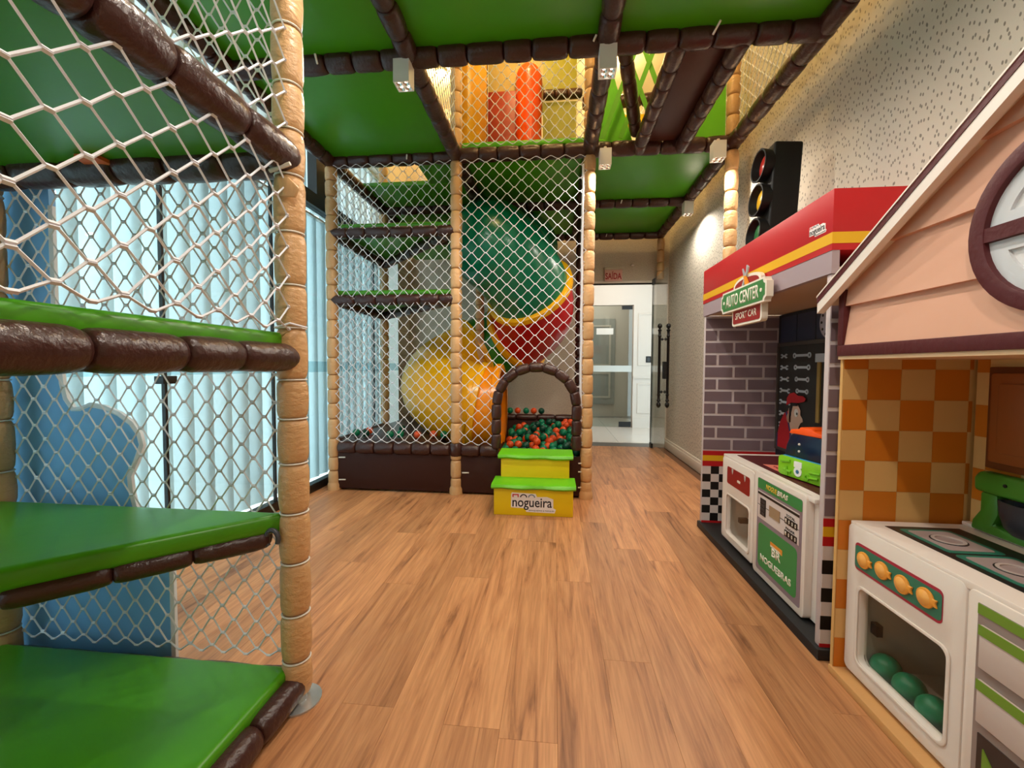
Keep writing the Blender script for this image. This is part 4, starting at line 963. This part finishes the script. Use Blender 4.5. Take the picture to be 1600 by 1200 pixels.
# header: siding boards lapped over each other below the gable
ZR = lambda y_: 1.86 - .597 * abs(y_ - .98)                     # underside line of the roof
MB().prism([(KY0, 1.21), (KY1, 1.21), (KY1, ZR(KY1) + .0), (.98, 1.86), (KY0, ZR(KY0))], PX(KX + .022), -.02, 0).build('gable_board', PEACH, kh)
lv = [1.245, 1.39, 1.568, 1.735, 1.87]
for k in range(4):
    z0, z1 = lv[k], lv[k + 1]
    def span(z): 
        h_ = (1.86 - z) / .597; return (max(KY0 + .03, .98 - h_), min(KY1 - .03, .98 + h_))
    a0, a1 = span(z0); b0, b1 = span(min(z1, 1.855)); zt = min(z1, 1.855)
    V = [(KX - .012, a0, z0), (KX - .012, a1, z0), (KX + .022, a1, z0), (KX + .022, a0, z0), (KX + .006, b0, zt), (KX + .006, b1, zt), (KX + .022, b1, zt), (KX + .022, b0, zt)]
    zk = 1.86 - .597 * (KY1 - .03 - .98)
    if a1 >= KY1 - .031 and b1 < KY1 - .031 and z0 < zk < zt:
        f = (zk - z0) / (zt - z0); xk = KX - .012 + .018 * f
        V = [(KX - .012, a0, z0), (KX - .012, a1, z0), (xk, a1, zk), (KX + .006, b1, zt), (KX + .006, b0, zt), (xk, a0, zk)]
        V = V + [(KX + .022, p[1], p[2]) for p in V]; n = 6
        MB().add(V, [tuple(range(6)), tuple(range(6, 12))[::-1]] + [(i, (i + 1) % 6, 6 + (i + 1) % 6, 6 + i) for i in range(6)]).build('siding_board', PEACH, kh)
    else:
        MB().add(V, [(0, 1, 2, 3), (4, 5, 6, 7), (0, 1, 5, 4), (1, 2, 6, 5), (2, 3, 7, 6), (3, 0, 4, 7)]).build('siding_board', PEACH, kh)
MB().box(KX - .018, KX + .02, KY0, KY1, 1.208, 1.248).build('header_trim', MAR, kh, bevel=.003)
MB().box(KX - .018, KX + .02, KY1 - .03, KY1, 1.248, 1.45).build('corner_trim', MAR, kh, bevel=.003); MB().box(KX - .018, KX + .02, KY0, KY0 + .03, 1.248, 1.45).build('corner_trim', MAR, kh, bevel=.003)
MB().box(KX - .012, XW - .03, KY0, KY1, 1.196, 1.208).build('soffit', mat('soffit_cream', (226, 190, 150), .6), kh)
# roof slabs with white edge and maroon face
for s_ in (1, -1):
    def rp(t, dz): return (.98 + s_ * t, 1.86 - .597 * t + dz)
    for nm, m, x0_, x1_, d0, d1 in (('roof_slab', WB, KX - .055, XW - .03, 0, .03), ('fascia_face', MAR, KX - .062, KX - .055, .008, .03), ('roof_cap', WB, KX - .064, XW - .03, .03, .036), ('fascia_board', WB, KX - .060, KX - .035, -.030, .008)):
        pts = [rp(0, d0), rp(.765, d0), rp(.765, d1), rp(0, d1)]
        MB().prism(pts, lambda a, b, w__: (x0_ + w__, a, b), 0, x1_ - x0_).build(nm, m, kh)
# round window
WY, WZ, WRD = .98, 1.484, .204
MB().prism(circ(WY, WZ, WRD - .02, 40), PX(KX - .004), 0, .008).build('window_board', mat('window_white', (228, 226, 226), .5), kh)
MB().ring(circ(WY, WZ, WRD, 48), circ(WY, WZ, WRD - .038, 48), PX(KX - .004), 0, .03).build('window_ring', MAR, kh, bevel=.003)
MB().box(KX - .032, KX - .006, WY - WRD + .03, WY + WRD - .03, WZ - .017, WZ + .017).build('muntin', MAR, kh); MB().box(KX - .0325, KX - .006, WY - .017, WY + .017, WZ - WRD + .03, WZ + WRD - .03).build('muntin', MAR, kh)
for qa in (0, PI / 2, PI, 3 * PI / 2):
    def quad(rad, off):
        c_ = [(off, off)]; pts = []
        a0 = math.asin(off / rad)
        for k in range(11):
            t = a0 + (PI / 2 - 2 * a0) * k / 10; pts.append((rad * math.cos(t), rad * math.sin(t)))
        pts = [(off, off)] * 2 + pts
        pts = [(off, off), (off + .001, off)] + pts[2:]
        return [(WY + a * math.cos(qa) - b * math.sin(qa), WZ + a * math.sin(qa) + b * math.cos(qa)) for a, b in pts]
    MB().ring(quad(WRD - .038, .018), quad(WRD - .075, .045), PX(KX - .004), .006, .016).build('pane_frame', mat('pane_frame_pale', (214, 216, 220), .5), kh)
# cabinet relief and mixer relief on the back panel
CB = mat('cabinet_wood', (146, 76, 26), .5, bump=((20, 20, 3), .15)); CB2 = mat('cabinet_wood_dark', (110, 54, 18), .5)
cbn = thing('wall_cabinet', 'brown wooden play cabinet hung on the orange tiled kitchen wall', 'cabinet', (KB - .02, 1.4, .83))
MB().box(KB - .02, KB - .002, 1.10, 1.60, .825, 1.17).build('body', CB2, cbn, bevel=.004)
for a in (1.345, 1.105):
    dr_ = MB().prism(rrect(a + .012, a + .235, .85, 1.15, .01), PX(KB - .02), 0, .012).build('door', CB, cbn, bevel=.004)
    MB().prism(rrect(a + .045, a + .205, .885, 1.115, .01), PX(KB - .032), 0, .006).build('door_panel', CB, dr_, bevel=.004)
    MB().sphere((KB - .045, a + (.03 if a > 1.2 else .21), 1.0), .013, 10, 8).build('knob', CB, dr_, smooth=True)
mx_ = thing('stand_mixer', 'green toy stand mixer with dark bowl at the back of the play stove', 'mixer', (KB - .03, 1.5, .605))
MG = mat('mixer_green', (62, 126, 34), .35)
PM = lambda a, b, w__: (KB - .003 - w__, a, b)
MB().prism([(1.605, .745), (1.608, .79), (1.59, .815), (1.42, .815), (1.36, .80), (1.35, .765), (1.40, .745), (1.54, .742)], PM, 0, .045).build('head', MG, mx_, bevel=.012, seg=3)
MB().prism([(1.585, .745), (1.53, .745), (1.525, .68), (1.54, .64), (1.36, .625), (1.36, .607), (1.615, .607), (1.61, .64), (1.585, .68)], PM, 0, .04).build('stand', MG, mx_, bevel=.008)
MB().lathe([(.03, .632), (.055, .65), (.07, .69), (.074, .735), (.066, .735), (.06, .69)], 20, Matrix.Translation((KB - .035, 1.455, 0)) @ Matrix.Diagonal((.45, 1, 1, 1)), caps=False).build('bowl', mat('mixer_bowl', (44, 46, 54), .35), mx_, smooth=True)
MB().prism(circ(1.50, .785, .006, 8), PM, .045, .048).build('screw', BLK, mx_)

# ---- toy stove counter
sv = thing('toy_stove_counter', 'white play stove with orange knobs, oven window and drawers', 'play stove', (1.3, 1.0, .03))
MB().box(1.13, KB - .005, 1.215, 1.64, .04, .06).box(1.13, KB - .005, 1.625, 1.645, .06, .575).box(1.13, KB - .005, KY0 + .04, 1.215, .04, .575).box(KB - .03, KB - .005, 1.215, 1.625, .06, .575).box(1.13, KB - .03, 1.215, 1.625, .56, .575).build('body', WB, sv)
MB().box(1.098, KB - .004, KY0 + .03, 1.66, .578, .602).build('worktop', WB, sv, bevel=.004)
MB().box(KB - .03, KB - .004, KY0 + .03, 1.66, .602, .615).build('backsplash', WB, sv, bevel=.003)
wo = rrect(1.214, 1.668, .045, .592, .022); wi = rrect(1.258, 1.60, .105, .378, .026)
MB().ring(wo, wi, PX(1.13), 0, .034).build('oven_front', WB, sv, bevel=.005)
MB().ring(rrect(1.248, 1.612, .095, .388, .03), wi, PX(1.13), .034, .039).build('window_rim', WB, sv, bevel=.002)
MB().prism(wi, PX(1.13), .006, .011).build('oven_pane', OVENG, sv)
MB().prism(rect(1.22, 1.62, .06, .57), PX(KB - .03), 0, .003).build('oven_back', mat('oven_taupe', (186, 174, 158), .6), sv)
MB().box(1.14, KB - .03, 1.217, 1.222, .06, .56).build('oven_side', mat('oven_taupe', (186, 174, 158), .6), sv); MB().box(1.14, KB - .03, 1.618, 1.624, .06, .56).build('oven_side', mat('oven_taupe', (186, 174, 158), .6), sv)
MB().box(1.14, KB - .03, 1.222, 1.618, .0601, .0608).build('oven_floor', mat('oven_taupe', (186, 174, 158), .6), sv)
MB().tube([(1.30, 1.222, .30), (1.30, 1.618, .30)], .008, 8).build('oven_rack', WB, sv)
MB().box(1.145, 1.165, 1.58, 1.61, .21, .25).build('latch', BLACK, sv)
kpn = MB().prism(rrect(1.278, 1.626, .437, .536, .016), PX(1.096), 0, .0015).build('knob_panel', mat('knob_panel_crimson', (170, 36, 62), .45), sv)
MB().prism(rrect(1.280, 1.624, .446, .526, .012), PX(1.096), .0015, .0025).build('knob_field', mat('knob_teal', (44, 122, 98), .45), kpn)
KO = mat('knob_orange', (240, 160, 60), .35); KO2 = mat('knob_orange_face', (250, 180, 90), .3)
for k in range(4):
    yc = 1.578 - k * .083; zc = .487 + (.003 if k % 2 else -.001)
    pts = circ(yc, zc, .029, 22, .35, 2 * PI - .35)
    pts = [(yc - (a - yc), b) for a, b in pts]
    pts = pts + [(yc - .040, zc - .012), (yc - .034, zc), (yc - .040, zc + .012)]
    kn = MB().prism(pts, PX(1.094), 0, .008).build('knob', KO, sv, bevel=.003)
    MB().lathe([(.022, 0), (.018, .004), (.0, .006)], 16, Matrix.Translation((1.086, yc + .002, zc)) @ Matrix.Rotation(-PI / 2, 4, 'Y'), caps=False).build('knob_cap', KO2, kn, smooth=True)
# drawer front unit
MB().prism(rrect(KY0 + .04, 1.208, .045, .588, .018), PX(1.13), 0, .036).build('drawer_front', WB, sv, bevel=.004)
DM = mat('drawer_mauve', (150, 132, 126), .5); DG = mat('drawer_green', (112, 148, 44), .5); DW = mat('drawer_pale', (206, 190, 182), .5); DD = mat('drawer_dark', (58, 44, 40), .5)  # mauve is the printed field behind the drawers
MB().prism(rect(.60, 1.178, .06, .562), PX(1.094), 0, .0015).build('drawer_field', DM, sv)
MB().prism(rect(.60, 1.177, .535, .561), PX(1.0925), 0, .002).build('green_strip', DG, sv)
for z0, z1, g in ((.40, .512, 1), (.258, .37, 1)):
    dwr = MB().prism(rect(.60, 1.165, z0, z1), PX(1.0925), 0, .008).build('drawer', DW, sv, bevel=.003)
    MB().prism(rect(.60, 1.165, z1 - .026, z1), PX(1.0845), 0, .002).build('green_strip', DG, dwr)
MB().prism(rect(.60, 1.162, .06, .23), PX(1.0925), 0, .003).build('cupboard_field', DD, sv)
MB().prism([(1.145, .20), (1.145, .06), (1.06, .06), (1.08, .12), (1.12, .17)], PX(1.0895), 0, .003).build('leaf_print', DG, sv)
# hob
HB = mat('hob_charcoal', (38, 34, 34), .35); HT = mat('hob_teal', (46, 120, 100), .4); HG = mat('hob_grey', (168, 150, 148), .4)
MB().prism(rect(1.175, 1.415, .55, 1.605), PZ(.602), 0, .0015).build('hob_plate', HB, sv)
for k in range(3):
    y1_ = 1.575 - k * .205; y0_ = y1_ - .185
    hbk = MB().prism(rrect(1.198, 1.36, y0_ - .004, y1_ + .004, .015), PZ(.6035), 0, .0012).build('hob_border', HT, sv)
    MB().prism(rrect(1.213, 1.345, y0_ + .012, y1_ - .012, .012), PZ(.6047), 0, .0012).build('hob_field', HG, hbk)
    MB().ring(circ(1.278, (y0_ + y1_) / 2, .042, 28), circ(1.278, (y0_ + y1_) / 2, .033, 28), PZ(.6059), 0, .003).build('burner_ring', mat('burner_pale', (196, 182, 176), .4), hbk)
    MB().ring(circ(1.278, (y0_ + y1_) / 2, .046, 28), circ(1.278, (y0_ + y1_) / 2, .042, 28), PZ(.6059), 0, .0015).build('burner_ring', HB, hbk)
# balls inside the oven
ov = [((1.172, 1.57), 'leftmost of the green balls inside the oven window'), ((1.175, 1.475), 'second green ball from the left inside the oven'), ((1.172, 1.38), 'third green ball from the left inside the oven'), ((1.178, 1.286), 'rightmost green ball low inside the oven window'), ((1.27, 1.33), 'green ball farther back inside the oven')]
bo = MB().sphere((0, 0, 0), .046, 20, 12).mesh('play_ball', BG, smooth=True)
for c, lab in ov: tag(link('play_ball', bo, loc=(c[0], c[1], .061 + .046)), lab, 'ball', 'balls inside the oven')
tag(MB().sphere((1.33, 1.45, .061 + .046), .046, 18, 12).build('play_ball', BO, smooth=True), 'orange ball at the back inside the oven', 'ball', 'balls inside the oven')
